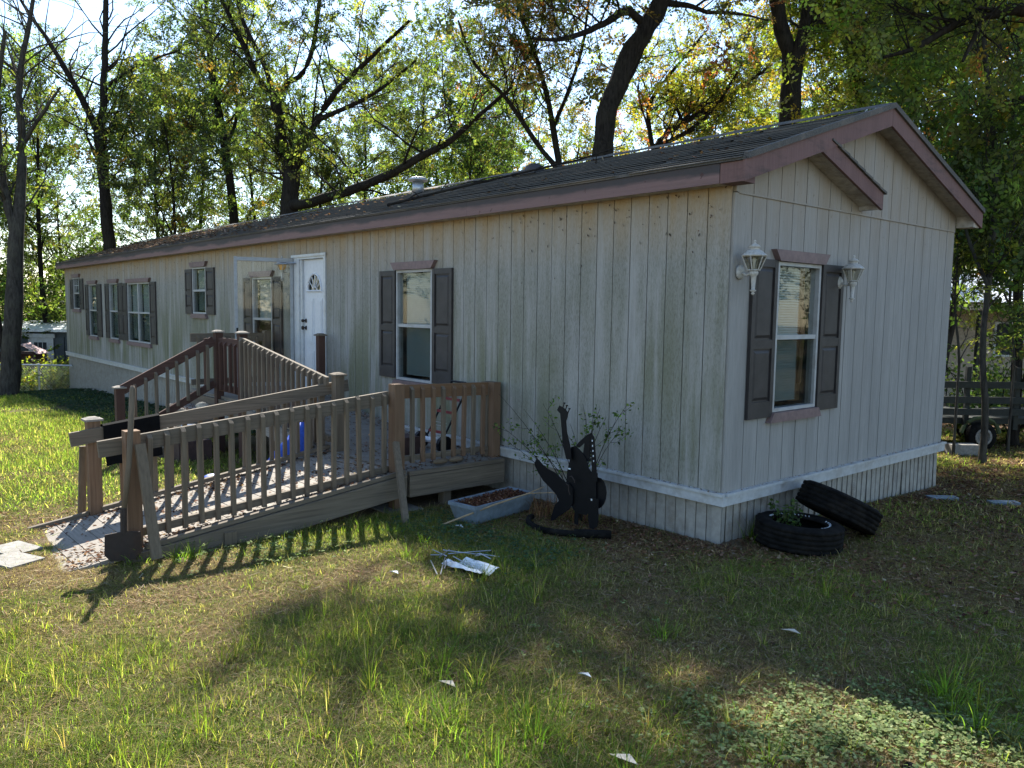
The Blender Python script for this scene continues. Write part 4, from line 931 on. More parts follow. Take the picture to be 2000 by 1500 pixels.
Q5 = nb(sight(1920, 800, 12), rr, ff); g5 = float(gz(*Q5(0, 0, 0)[:2]))
ut = root('utility_trailer', Q5(0, .5, g5), 'dark open utility trailer with rail sides parked under the right hand trees', 'trailer')
for z_ in (.52, .70, .93): fbox(MB(), Q5, -1.1, 2.1, .0, .045, g5+z_, g5+z_+.10).build('side_rail', M_darkw, ut)
for u in (-.95, -.25, .5, 1.3, 2.0): fbox(MB(), Q5, u, u+.07, .046, .10, g5+.30, g5+1.25).build('stake', M_darkw, ut)
fbox(MB(), Q5, -1.2, 2.3, .10, 1.6, g5+.38, g5+.47).build('bed', M_darkw, ut)
wc = np.array(Q5(-.08, -.12, g5+.22)); 
MB().lathe(tuple(wc), [(.13, -.07), (.20, -.07), (.215, -.045), (.215, .045), (.20, .07), (.13, .07)], 20, tuple(-ff)).build('tyre', M_rubber, ut, smooth=True)
MB().lathe(tuple(wc), [(.01, .09), (.04, .095), (.05, .08), (.09, .078), (.12, .085), (.13, .08)], 16, tuple(-ff)).build('wheel_rim', M_conc, ut, smooth=True)
mb = MB(); mb.tube([Q5(-.08+.29*math.cos(rad(g)), -.10, g5+.22+.28*math.sin(rad(g))) for g in range(10, 171, 20)], .03, 6); mb.build('fender', simple('mossy_fender', (.06, .075, .03), .8), ut)
Q6 = nb(sight(1885, 868, 11.3), rr, ff); g6 = float(gz(*Q6(0, 0, 0)[:2]))
thing1(fbox(MB(), Q6, -.18, .22, 0, .2, g6-.02, g6+.16), 'concrete_block', M_conc, Q6(0, .1, g6), 'grey concrete block on the leafy ground under the trailer wheel', 'block')
for a, lab in ((1620, 'flat green board half sunk in the grass, nearer the wall'), (1970, 'flat green board in the grass at the right edge')):
    u_, v_ = (1840, 975) if a == 1620 else (1960, 983); d = (CP[2]+.07)/(-(CF+(u_-1000)/FPX*CR-(v_-750)/FPX*CU)[2]); c = sight(u_, v_, d); z_ = float(gz(c[0], c[1])); Q7 = nb(c, rr, ff)
    thing1(fbox(MB(), Q7, -.14, .14, -.05, .05, z_-.01, z_+.03), 'sunken_board', M_planter, (c[0], c[1], z_), lab, 'board', 'flat boards sunk in the grass')

# ------------------------------------------------------------------ vegetation tools
def unit(a): return a/(np.linalg.norm(a, axis=-1, keepdims=True)+1e-9)
def tubes(paths, radii, n=5):
    """many tubes at once: paths (N,m,3), radii (N,m)"""
    Nn, m, _ = paths.shape; t = np.gradient(paths, axis=1); t = unit(t)
    ref = np.where(np.abs(t[..., 2:3]) < .8, np.array([0, 0, 1.]), np.array([1., 0, 0]))
    a = unit(np.cross(t, ref)); b = np.cross(t, a); g = np.arange(n)*2*np.pi/n
    V = paths[:, :, None, :]+radii[:, :, None, None]*(np.cos(g)[None, None, :, None]*a[:, :, None, :]+np.sin(g)[None, None, :, None]*b[:, :, None, :])
    base = (np.arange(Nn)[:, None, None]*m+np.arange(m-1)[None, :, None])*n; k = np.arange(n)[None, None, :]; k2 = (k+1) % n
    F = np.stack([base+k, base+k2, base+n+k2, base+n+k], -1).reshape(-1, 4)
    return V.reshape(-1, 3), F
def merge(parts):
    V, F, o = [], [], 0
    for v, f in parts: V.append(v); F.append(f+o); o += len(v)
    return np.concatenate(V), np.concatenate(F)
def grow(start, dirs, length, r0, m=6, up=.25, wig=.18, tip=.25):
    Nn = len(start); P = np.zeros((Nn, m, 3)); P[:, 0] = start; d = unit(dirs.copy()); st = (length/(m-1))[:, None]
    for i in range(1, m):
        P[:, i] = P[:, i-1]+d*st; d = unit(d+rng.normal(0, wig, (Nn, 3))+np.array([0, 0, up/m]))
    R = r0[:, None]*np.linspace(1, tip, m)[None]
    return P, R
def pick(P, R, t):
    """points at fraction t along each path (t: (N,k))"""
    m = P.shape[1]; f = t*(m-1); i = np.minimum(f.astype(int), m-2); w = (f-i)[..., None]
    ix = np.arange(len(P))[:, None]; a, b = P[ix, i], P[ix, i+1]
    return a*(1-w)+b*w, unit(b-a), R[ix, i]*(1-w[..., 0])+R[ix, i+1]*w[..., 0]
def leaf_quads(C, size, ratio=.55, flat=0.):
    Nn = len(C); a = unit(rng.normal(0, 1, (Nn, 3))*np.array([1, 1, 1-flat])); q = unit(rng.normal(0, 1, (Nn, 3))); 
    if flat: q = unit(q*(1-flat)+np.array([0, 0, 1.])*flat)
    b = unit(np.cross(a, q)); L2 = (size/2)[:, None]; w = L2*ratio; nn = np.cross(a, b)
    k = rng.uniform(-.1, .35, (Nn, 1))
    V = np.stack([C-a*L2, C+b*w-a*L2*.1+nn*L2*k, C+a*L2, C-b*w-a*L2*.1+nn*L2*k], 1).reshape(-1, 3)
    return V, np.arange(Nn*4).reshape(-1, 4)
def colors(n, pal, wts, jit=.25):
    pal = np.array(pal); k = rng.choice(len(pal), n, p=np.array(wts)/sum(wts)); c = pal[k]*np.exp(rng.normal(0, jit, (n, 1)))
    return np.clip(c*(1+rng.normal(0, .06, (n, 3))), 0, .9)
GREEN = ([(.058, .078, .026), (.078, .098, .028), (.040, .056, .022), (.11, .115, .032), (.13, .085, .025)], [5, 4, 4, 2, .25])
DEEP = ([(.035, .058, .020), (.05, .078, .022), (.07, .095, .026)], [5, 4, 2])
LIME = ([(.10, .13, .025), (.13, .14, .028), (.065, .09, .022), (.15, .11, .02)], [5, 4, 3, 1])
AUTUMN = ([(.115, .125, .025), (.19, .15, .025), (.17, .085, .025), (.08, .105, .025), (.19, .05, .025)], [5, 4, 1.1, 4, .35])
RUSTY = ([(.085, .085, .032), (.12, .075, .032), (.06, .075, .024), (.15, .055, .028)], [5, 2.4, 4, .6])

def scatter_group(name, protos):
    ng = bpy.data.node_groups.new(name, 'GeometryNodeTree')
    ng.interface.new_socket('Geometry', in_out='INPUT', socket_type='NodeSocketGeometry'); ng.interface.new_socket('Geometry', in_out='OUTPUT', socket_type='NodeSocketGeometry')
    gi = ng.nodes.new('NodeGroupInput'); go = ng.nodes.new('NodeGroupOutput'); ip = ng.nodes.new('GeometryNodeInstanceOnPoints'); jn = ng.nodes.new('GeometryNodeJoinGeometry')
    for p_ in protos:
        oi = ng.nodes.new('GeometryNodeObjectInfo'); oi.inputs['Object'].default_value = p_; g2 = ng.nodes.new('GeometryNodeGeometryToInstance')
        ng.links.new(oi.outputs['Geometry'], g2.inputs[0]); ng.links.new(g2.outputs[0], jn.inputs[0])
    ng.links.new(gi.outputs[0], ip.inputs['Points']); ng.links.new(jn.outputs[0], ip.inputs['Instance']); ip.inputs['Pick Instance'].default_value = True
    rv = ng.nodes.new('FunctionNodeRandomValue'); rv.data_type = 'INT'
    for so in rv.inputs:
        if so.type == 'INT' and so.name == 'Min': so.default_value = 0
        if so.type == 'INT' and so.name == 'Max': so.default_value = len(protos)-1
    ng.links.new([so for so in rv.outputs if so.type == 'INT'][0], ip.inputs['Instance Index'])
    ro_ = ng.nodes.new('GeometryNodeInputNamedAttribute'); ro_.data_type = 'FLOAT_VECTOR'; ro_.inputs[0].default_value = 'rot'; ng.links.new(ro_.outputs[0], ip.inputs['Rotation'])
    sc_ = ng.nodes.new('GeometryNodeInputNamedAttribute'); sc_.data_type = 'FLOAT_VECTOR'; sc_.inputs[0].default_value = 'scl'; ng.links.new(sc_.outputs[0], ip.inputs['Scale'])
    ng.links.new(ip.outputs[0], go.inputs[0]); return ng
def scatter(name, P, rot, scl, tint, group, parent=None, origin=None, **kw):
    me = bpy.data.meshes.new(name); o = ploc(parent) if origin is None else np.array(origin, float); n = len(P)
    me.vertices.add(n); me.vertices.foreach_set('co', (P-o).astype(np.float32).ravel())
    if scl.ndim == 1: scl = np.repeat(scl[:, None], 3, 1)
    for k, a in (('rot', rot), ('scl', scl)):
        at = me.attributes.new(k, 'FLOAT_VECTOR', 'POINT'); at.data.foreach_set('vector', a.astype(np.float32).ravel())
    at = me.attributes.new('tint', 'FLOAT_COLOR', 'POINT'); c4 = np.ones((n, 4), np.float32); c4[:, :3] = tint; at.data.foreach_set('color', c4.ravel()); me.update()
    ob = bpy.data.objects.new(name, me); link(ob, parent)
    if origin is not None: ob.location = origin
    md = ob.modifiers.new('scatter', 'NODES'); md.node_group = group; return tag(ob, **kw)
def dir_euler(d):
    d = unit(d); return np.stack([rng.uniform(0, 6.28, len(d)), -np.arcsin(np.clip(d[:, 2], -1, 1)), np.arctan2(d[:, 1], d[:, 0])], -1)
def proto_mesh(name, V, F, m, col):
    me = bpy.data.meshes.new(name); me.vertices.add(len(V)); me.vertices.foreach_set('co', V.astype(np.float32).ravel()); k = len(F)
    me.loops.add(k*4); me.loops.foreach_set('vertex_index', F.astype(np.int32).ravel()); me.polygons.add(k); me.polygons.foreach_set('loop_start', np.arange(0, k*4, 4, dtype=np.int32)); me.update(calc_edges=True)
    at = me.attributes.new('col', 'FLOAT_COLOR', 'FACE'); c4 = np.ones((k, 4), np.float32); c4[:, :3] = col; at.data.foreach_set('color', c4.ravel()); me.materials.append(m); return bpy.data.objects.new(name, me)
def tinted(m, w=1.0):
    m = m.copy(); n = m.node_tree; a = [x for x in n.nodes if x.type == 'ATTRIBUTE'][0]; t = n.nodes.new('ShaderNodeAttribute'); t.attribute_type = 'INSTANCER'; t.attribute_name = 'tint'
    mu = n.nodes.new('ShaderNodeVectorMath'); mu.operation = 'MULTIPLY'; tg_ = [l.to_socket for l in a.outputs[0].links]
    for so in tg_: n.links.new(mu.outputs[0], so)
    n.links.new(a.outputs[0], mu.inputs[0]); n.links.new(t.outputs[0], mu.inputs[1]); return m
L_inst = tinted(L_tree); G_inst = tinted(L_grass)
def sprig(seed, nt=7, per=5, ls=.075):
    """a leafy twig about half a metre long, along +X, leaves attached to its side shoots"""
    R_ = np.random.default_rng(seed); C, A_ = [], []; tw = []
    for i in range(nt):
        x0 = .05+.42*(i+.5)/nt; sd = (1 if i % 2 else -1)*R_.uniform(.5, 1.1); up_ = R_.uniform(-.25, .45); d = np.array([R_.uniform(.5, 1), sd, up_]); d /= np.linalg.norm(d); Ls_ = R_.uniform(.08, .20)*(1.15-i/nt*.5); b0 = np.array([x0, 0, .02*math.sin(6*x0)])
        tw.append([b0, b0+d*Ls_*.5+np.array([0, 0, .005]), b0+d*Ls_])
        for k in range(per):
            f = (k+.6)/per; c = b0+d*Ls_*f; s2 = np.cross(d, [0, 0, 1.])*(1 if k % 2 else -1); a = d*.6+s2*R_.uniform(.3, 1)+np.array([0, 0, R_.uniform(-.7, .25)]); a /= np.linalg.norm(a); C.append(c+a*ls*.5); A_.append(a)
    C, A_ = np.array(C), np.array(A_); n = len(C); q = R_.normal(0, .45, (n, 3))+np.array([0, 0, 1.]); b = unit(np.cross(A_, q)); nn = np.cross(A_, b); L2 = ls/2*R_.uniform(.65, 1.2, (n, 1)); w_ = L2*.6; kk = R_.uniform(-.2, .4, (n, 1))
    V = np.stack([C-A_*L2, C+b*w_-A_*L2*.1+nn*L2*kk, C+A_*L2, C-b*w_-A_*L2*.1+nn*L2*kk], 1).reshape(-1, 3); F = np.arange(n*4).reshape(-1, 4); g = np.exp(R_.normal(0, .22, (n, 1)))*(1+R_.normal(0, .07, (n, 3)))
    tv, tf = tubes(np.array(tw+[[np.zeros(3), np.array([.25, 0, .02]), np.array([.5, 0, 0])]]), np.array([[.0035, .003, .002]]*(nt+1)), 3)
    cl = np.concatenate([g, np.full((len(tf), 3), .35)]); return proto_mesh('leafy_sprig', np.concatenate([V, tv]), np.concatenate([F, tf+len(V)]), L_inst, cl)
SPRIGS = scatter_group('leafy_sprigs', [sprig(k) for k in range(6)])
# ground patches kept sunlit by dropping leaves that would shade them: (x, y, rx, ry)
LIT = [(1.05, -3.12, .62, .34), (.55, -4.0, .6, .34), (-.25, -4.5, 1.0, .5), (-1.1, -4.4, 1.5, .6), (-.75, -3.85, .7, .2), (-1.6, -3.35, .7, .3), (-.6, -2.45, .5, .14), (.86, -1.78, .16, .16),
       (2.1, -1.25, .42, .26), (2.45, -1.7, .3, .25), (1.9, -1.9, .35, .16),
       (-.15, -1.52, .12, .07), (-1.0, -2.1, .3, .14), (-2.9, -3.0, 1.6, 1.7), (-6, -3.6, 3.4, 1.6), (-10.5, -3.4, 3.2, 1.6), (-14.5, -3.2, 2.2, .9), (-9, -7, 8, 2.6), (-8, -3.4, 5.5, 1.3), (-14, -3.0, 5.5, 1.0), (-18, -3.4, 2.6, 1.0), (-33, .8, 3.6, 1.3), (2.3, -1.62, .38, .2), (2.05, -1.95, .5, .16), (2.0, -2.3, .35, .2),
       (-2.3, -3.6, 1.0, .9), (1.0, 5.4, .5, .35), (.2, 6.9, .7, .3), (2.0, 3.6, .35, .2), (-1.2, 9.5, 1.3, .5), (.6, 3.2, .2, .1)]
SHADEX = [(-.55, -3.35, .75, .22), (-1.8, -3.0, .0, .0)]
def lit_mask(P, k=1.0, mg=0.):
    """True where a cluster at P would shade one of the sunlit places"""
    tt = P[:, 2]/SD[2]; gx = P[:, 0]-SD[0]*tt; gy = P[:, 1]-SD[1]*tt; m = np.zeros(len(P), bool)
    for x, y, a, b in LIT: m |= ((gx-x)/(a*k+mg))**2+((gy-y)/(b*k+mg))**2 < 1
    return m
DENS = 1.0
def tree(name, stems, label, pal, bark, n2=40, L2=3.5, n3=6, L3=1.2, nl=34, ls=.10, spread=.26, t0=.35, up=.35, group=None, aim=None, keep=1., side=9, flare=True, extra=None, cat='tree', slim=.86):
    """stems: list of (k,4) arrays of points with radius; limbs, twigs and leaves grow from them"""
    base = stems[0][0][:3]; ro = root(name, tuple(base), label, cat, group)
    parts = []
    for s_ in stems:
        s_ = np.array(s_); t = np.linspace(0, 1, len(s_)); T_ = np.linspace(0, 1, len(s_)*3)
        P = np.stack([np.interp(T_, t, s_[:, i]) for i in range(4)], -1); P[:, 3] *= slim
        for _ in range(2): P[1:-1] = (P[:-2]+2*P[1:-1]+P[2:])/4
        P[1:-1, :3] += rng.normal(0, .10, (len(P)-2, 3))*P[1:-1, 3:4]
        R = P[:, 3].copy()*(1+.05*np.sin(np.arange(len(P))*2.1))
        if flare and s_ is not None and abs(P[0, 2]-base[2]) < .01: R[0] *= 1.35
        parts.append(tubes(P[None, :, :3], R[None], side))
    V, F = merge(parts); npmesh('trunk', V, F, bark, ro, smooth=True)
    n3 = int(n3*1.6); n2 = int(n2*1.15)
    # limbs
    lens = np.array([np.linalg.norm(np.diff(np.array(s_)[:, :3], axis=0), axis=1).sum() for s_ in stems]); cnt = np.maximum(1, (n2*lens/lens.sum()).astype(int))
    S0, D0, L0, R0 = [], [], [], []
    for s_, c in zip(stems, cnt):
        s_ = np.array(s_); t = t0+(1-t0)*np.sqrt(rng.random(c)) if s_[0, 2] < base[2]+1.5 else rng.uniform(.12, 1, c)
        tt = np.linspace(0, 1, len(s_)); p = np.stack([np.interp(t, tt, s_[:, i]) for i in range(4)], -1)
        tg = unit(np.stack([np.interp(t, (tt[1:]+tt[:-1])/2, np.diff(s_[:, i])) for i in range(3)], -1))
        az = rng.uniform(0, 2*np.pi, c); el = rng.normal(.5, .35, c)
        d = np.stack([np.cos(az)*np.cos(el), np.sin(az)*np.cos(el), np.sin(el)], -1)+.45*tg
        S0.append(p[:, :3]); D0.append(d); L0.append(L2*rng.uniform(.45, 1.15, c)); R0.append(np.clip(p[:, 3]*.30, .009, .04))
    S0, D0, L0, R0 = map(np.concatenate, (S0, D0, L0, R0))
    if aim is not None: D0 = unit(D0)+np.array(aim)
    P2, R2 = grow(S0, D0, L0, R0, 7, up, .20, .22)
    keepm = rng.random(len(P2)) < keep
    P2, R2 = P2[keepm], R2[keepm]
    t = rng.uniform(.22, 1, (len(P2), n3)); p, tg, r_ = pick(P2, R2, t)
    d = unit(tg+rng.normal(0, .75, tg.shape)).reshape(-1, 3); p = p.reshape(-1, 3); r_ = r_.reshape(-1)
    P3, R3 = grow(p, d, L3*rng.uniform(.5, 1.2, len(p)), np.clip(r_*.6, .004, .014), 3, up*.6, .22, .3)
    mid = P3[:, 2]; drop = lit_mask(mid) & (rng.random(len(mid)) < .97)
    P3, R3 = P3[~drop], R3[~drop]
    V, F = merge([tubes(P2, R2, 5), tubes(P3, R3, 3)]); br_ = npmesh('branches', V, F, bark, ro); br_['kind'] = 'stuff'
    kk = max(1, int(round(nl*DENS/22))); t = rng.uniform(.1, .95, (len(P3), kk)); C, tg, _ = pick(P3, R3, t); tg = tg.reshape(-1, 3); C = C.reshape(-1, 3)+rng.normal(0, spread*.35, (len(P3)*kk, 3)); tg = tg+rng.normal(0, .6, tg.shape)
    dr = lit_mask(C+tg/np.linalg.norm(tg, axis=1)[:, None]*.2, 1., .06) & (rng.random(len(C)) < .97); C, tg = C[~dr], tg[~dr]
    cl = np.exp(.25*vnoise(C[:, 0]+C[:, 2]*.6, C[:, 1], .9, 4))[:, None]
    c = scatter('crown', C, dir_euler(tg), ls/.075*rng.uniform(.6, 1.25, len(C)), colors(len(C), *pal)*cl, SPRIGS, ro); c['kind'] = 'stuff'
    return ro
def stem(pts, d=None):
    return np.array([[*sight(a[0], a[1], a[2]), a[3]] for a in pts])
def grounded(st_):
    """carry the first point down into the ground"""
    p = st_[0].copy(); g = float(gz(p[0], p[1]))-.1
    return np.vstack([[p[0], p[1], g, p[3]*1.12], st_]) if p[2] > g+.05 else st_
# left edge tree
a = grounded(stem([(17, 770, 19, .26), (25, 600, 19, .225), (34, 470, 19.1, .20), (36, 400, 19.2, .14), (48, 300, 19.5, .12), (36, 200, 19.6, .09), (40, 120, 19.6, .08), (62, 30, 19.8, .06), (80, -120, 20, .04)]))
b = stem([(34, 470, 19.1, .13), (14, 400, 19.1, .11), (2, 330, 19, .09), (-8, 200, 19, .07), (10, 60, 19, .05)]); c = stem([(36, 300, 19.5, .07), (70, 240, 19.2, .05), (118, 170, 19, .03)])
tree('left_edge_tree'.replace('left_edge_', ''), [a, b, c], 'tall slim grey tree at the left edge of the lawn before the fence', GREEN, B2, 46, 2.6, 6, .9, 14, .085, .22, .45)
# forked tree behind the far end of the roof
a = grounded(stem([(216, 520, 27, .25), (206, 400, 27, .22), (198, 300, 27, .19), (193, 262, 27, .19)])); b = stem([(193, 262, 27, .15), (160, 190, 26.5, .12), (125, 130, 26, .10), (90, 70, 26, .08), (50, 20, 26, .06), (10, -60, 26, .04)])
c = stem([(193, 262, 27, .16), (203, 200, 27.2, .14), (205, 100, 27.4, .12), (207, 0, 27.5, .10), (212, -150, 27.5, .06)]); d = stem([(211, 165, 27.3, .07), (250, 140, 27, .06), (300, 115, 26.5, .05), (350, 98, 26, .03)])
tree('tree', [a, b, c, d], 'dark forked tree rising behind the far left end of the roof', GREEN, B1, 50, 3.2, 6, 1.1, 30, .10, .28, .5)
# big spreading tree with the long low limb
a = grounded(stem([(560, 470, 25, .34), (566, 380, 25, .31), (570, 335, 25, .31)])); b = stem([(568, 340, 25, .22), (551, 290, 25, .20), (545, 230, 25, .20), (536, 190, 25, .19)])
c = stem([(536, 190, 25, .12), (508, 165, 24.6, .11), (490, 120, 24.4, .10), (462, 60, 24.2, .08), (432, 0, 24, .07), (400, -100, 24, .05)]); d = stem([(536, 190, 25, .10), (516, 120, 25.4, .09), (476, 50, 25.8, .08), (455, -20, 26, .06), (440, -120, 26, .04)])
e = stem([(537, 188, 25, .11), (562, 160, 25, .10), (592, 148, 24.7, .09), (614, 90, 24.5, .08), (624, 0, 24.3, .07), (640, -100, 24, .05)]); f = stem([(570, 335, 25, .18), (598, 272, 24.8, .16), (622, 232, 24.6, .13), (652, 180, 24.4, .10), (720, 115, 24, .08), (800, 40, 23.5, .05)])
g = stem([(618, 236, 24.6, .09), (690, 205, 24, .08), (740, 178, 23.6, .06), (812, 118, 23, .04)]); h_ = stem([(560, 405, 25, .20), (620, 392, 24.2, .17), (690, 370, 23.4, .16), (760, 342, 22.6, .14), (830, 300, 22, .12), (880, 278, 21.6, .10), (920, 238, 21.3, .08), (1000, 170, 21, .04)])
T_BIG = tree('tree', [a, b, c, d, e, f, g, h_], 'large spreading tree with a long low limb reaching right above the roof', GREEN, B1, 74, 3.0, 6, 1.1, 30, .095, .28, .7)
# slim tree left of it
a = grounded(stem([(462, 430, 31, .20), (440, 290, 31, .18), (425, 210, 31, .17), (412, 130, 31, .14), (405, 60, 31, .11), (398, -120, 31, .07)])); b = stem([(440, 290, 31, .09), (470, 220, 31, .07), (452, 130, 31, .05), (470, 40, 31, .03)])
tree('tree', [a, b], 'slim straight tree between the forked tree and the spreading tree', GREEN, B1, 44, 3.2, 6, 1.2, 26, .10, .3, .25)
# thin leaning group centre right
a = grounded(stem([(1100, 360, 21, .12), (1082, 260, 21, .095), (1068, 180, 21, .08), (1042, 90, 21, .06), (1010, 20, 21, .06), (1000, -80, 21, .04)])); b = stem([(1092, 335, 21, .08), (1040, 270, 20.7, .075), (1000, 205, 20.4, .065), (958, 160, 20, .05), (920, 120, 20, .05), (895, 40, 20, .03)])
c = stem([(1080, 250, 21, .07), (1110, 180, 21.3, .06), (1140, 90, 21.5, .05), (1150, 0, 21.5, .03)])
tree('tree', [a, b, c], 'thin bare branched tree left of the leaning trunk', RUSTY, B1, 60, 2.6, 6, 1.0, 11, .085, .3, .3)
# the big leaning trunk
a = grounded(stem([(1160, 400, 17, .30), (1172, 310, 17, .265), (1180, 240, 17, .25), (1202, 165, 17, .25), (1238, 92, 17, .24), (1284, 20, 17, .23), (1325, -60, 17, .21), (1350, -200, 17, .17), (1340, -420, 17, .10)]))
b = stem([(1262, 50, 17, .11), (1225, 15, 16.6, .10), (1195, 38, 16.2, .08), (1150, 62, 16, .07), (1090, 80, 15.6, .05), (1040, 75, 15.3, .03)]); c = stem([(1200, 190, 17, .07), (1235, 150, 17.3, .05), (1270, 60, 17.6, .03)])
d = stem([(1300, 5, 17, .09), (1350, 10, 17, .06), (1378, 25, 17, .05), (1440, 25, 17, .035), (1500, 40, 17, .02)]); e = stem([(1330, -80, 17, .14), (1280, -200, 16.3, .12), (1180, -330, 15.6, .09), (1060, -420, 15, .06)])
T_LEAN = tree('tree', [a, b, c, d, e], 'thick dark leaning trunk rising behind the middle of the roof', RUSTY, B1, 54, 3.2, 6, 1.2, 20, .10, .3, .55, side=12)
# twin trunk
a = grounded(stem([(1542, 300, 18.6, .25), (1538, 200, 18.6, .23), (1546, 120, 18.6, .21), (1526, 60, 18.6, .20), (1512, -20, 18.6, .18), (1490, -150, 18.6, .15), (1500, -400, 18.6, .10)]))
b = stem([(1548, 235, 18.5, .20), (1550, 150, 18.5, .20), (1562, 90, 18.4, .17), (1578, 30, 18.4, .15), (1583, -40, 18.3, .15), (1620, -200, 18.2, .12), (1680, -400, 18, .08)])
c = stem([(1588, 20, 18.4, .05), (1640, 60, 18, .04), (1690, 110, 17.6, .03), (1710, 145, 17.4, .02)]); d = stem([(1578, 40, 18.4, .05), (1620, 45, 18, .04), (1700, 70, 17.5, .025)])
T_TWIN = tree('tree', [a, b, c, d], 'twin trunked dark tree rising behind the roof near the ridge', LIME, B1, 30, 3.0, 6, 1.2, 20, .10, .3, .72, side=12)
# autumn tree between
a = grounded(stem([(1250, 420, 23, .14), (1275, 290, 23, .12), (1310, 248, 23, .10), (1370, 222, 23, .08), (1440, 180, 23, .06), (1500, 130, 23, .03)])); b = stem([(1275, 290, 23, .08), (1340, 262, 22.6, .07), (1400, 210, 22.4, .05), (1440, 140, 22, .03)]); c = stem([(1275, 290, 23, .08), (1260, 200, 23, .07), (1330, 120, 23, .05), (1380, 60, 23, .03)])
tree('tree', [a, b, c], 'low yellow and orange leaved tree between the two dark trunks', AUTUMN, B1, 64, 2.2, 6, .9, 26, .095, .26, .1)
# right hand tree, close and dense
a = grounded(stem([(1926, 800, 10.5, .05), (1916, 690, 10.5, .046), (1930, 560, 10.5, .044), (1942, 440, 10.6, .04), (1946, 300, 10.6, .045), (1930, 180, 10.6, .04), (1920, 40, 10.6, .03), (1910, -120, 10.6, .02)]))
b = stem([(1930, 560, 10.5, .03), (1890, 470, 10.6, .025), (1870, 380, 10.8, .02), (1850, 280, 11, .015)])
tree('tree', [a, b], 'dense leafy tree close behind the right corner of the house', ([(.05, .08, .024), (.075, .105, .026), (.11, .13, .03)], [4, 4, 3]), B2, 42, 1.35, 6, .6, 20, .08, .2, .26)
a = grounded(stem([(2160, 760, 9, .16), (2150, 400, 9, .14), (2120, 150, 9, .12), (2080, 40, 9, .10), (2000, 15, 9, .085), (1950, 25, 9, .075), (1890, 32, 9, .06), (1845, 60, 9, .05), (1790, 95, 9, .035), (1725, 112, 9, .02)])); b = stem([(1920, 30, 9, .04), (1905, 70, 9, .03), (1880, 120, 9, .02)]); c = stem([(2150, 300, 9, .07), (2080, 220, 9.2, .05), (1990, 190, 9.4, .03)])
tree('tree', [a, b, c], 'tree outside the right edge whose arched bough hangs into view', LIME, B1, 20, 1.2, 6, .6, 9, .07, .2, .4)
a = grounded(stem([(1700, 420, 20, .13), (1690, 250, 20, .11), (1670, 150, 20, .09), (1650, 60, 20, .06), (1640, -60, 20, .04)]))
tree('tree', [a], 'yellow green leafy tree between the twin trunks and the gable peak', LIME, B1, 50, 2.3, 6, 1.0, 34, .095, .26, .2)
for u_, d_, lab in ((1868, 11.2, 'slender sapling with low leaves right beside the rear house corner'), (1975, 11.6, 'slender sapling with low leaves at the right edge before the trailer')):
    a = grounded(stem([(u_, 790, d_, .022), (u_+8, 690, d_, .02), (u_-6, 600, d_, .018), (u_+4, 500, d_, .014), (u_, 400, d_, .008)]))
    tree('sapling', [a], lab, ([(.05, .08, .026), (.075, .10, .03), (.12, .13, .04)], [4, 4, 2]), B2, 26, .8, 5, .45, 15, .085, .16, .30)
a = grounded(stem([(1985, 780, 12.5, .09), (1990, 500, 12.5, .08), (1975, 300, 12.5, .07), (1985, 150, 12.5, .05), (1990, 0, 12.5, .03)]))
tree('tree', [a], 'reddish leaved tree at the far right behind the dense tree', ([(.10, .09, .025), (.15, .06, .022), (.06, .075, .022), (.045, .06, .02)], [3, 1.3, 3, 1.5]), B1, 26, 1.7, 6, .8, 18, .085, .2, .1)

# woods further back
def wood_tree(u, d, H, r0, pal, label, n2=34, nl=30, L2=3.2, ls=.12, lean=0, t0=.15, spread=.34, bark=B1):
    g0 = sight(u, 600, d); z0 = float(gz(g0[0], g0[1])); p0 = np.array([g0[0], g0[1], z0-.1]); pts = []
    dx = rng.normal(0, .05, 2)+lean*np.array(rr[:2])
    for k in np.linspace(0, 1, 8): pts.append([*(p0+np.array([dx[0]*H*k+.12*math.sin(k*7+u), dx[1]*H*k+.12*math.cos(k*6+u), H*k])), r0*(1-.82*k)])
    st_ = [np.array(pts)]
    for q in range(2):
        k = rng.integers(3, 6); a0 = st_[0][k]; az = rng.uniform(0, 6.28); Ls_ = H*.28
        st_.append(np.array([[*(a0[:3]+np.array([math.cos(az)*Ls_*.55*s_, math.sin(az)*Ls_*.55*s_, Ls_*s_])), a0[3]*.6*(1-.8*s_)] for s_ in np.linspace(0, 1, 5)]))
    return tree('tree', st_, label, pal, bark, n2, L2, 6, 1.3, nl, ls, spread, t0, group='trees in the woods behind the house')
WT = 'woodland tree behind the house, '
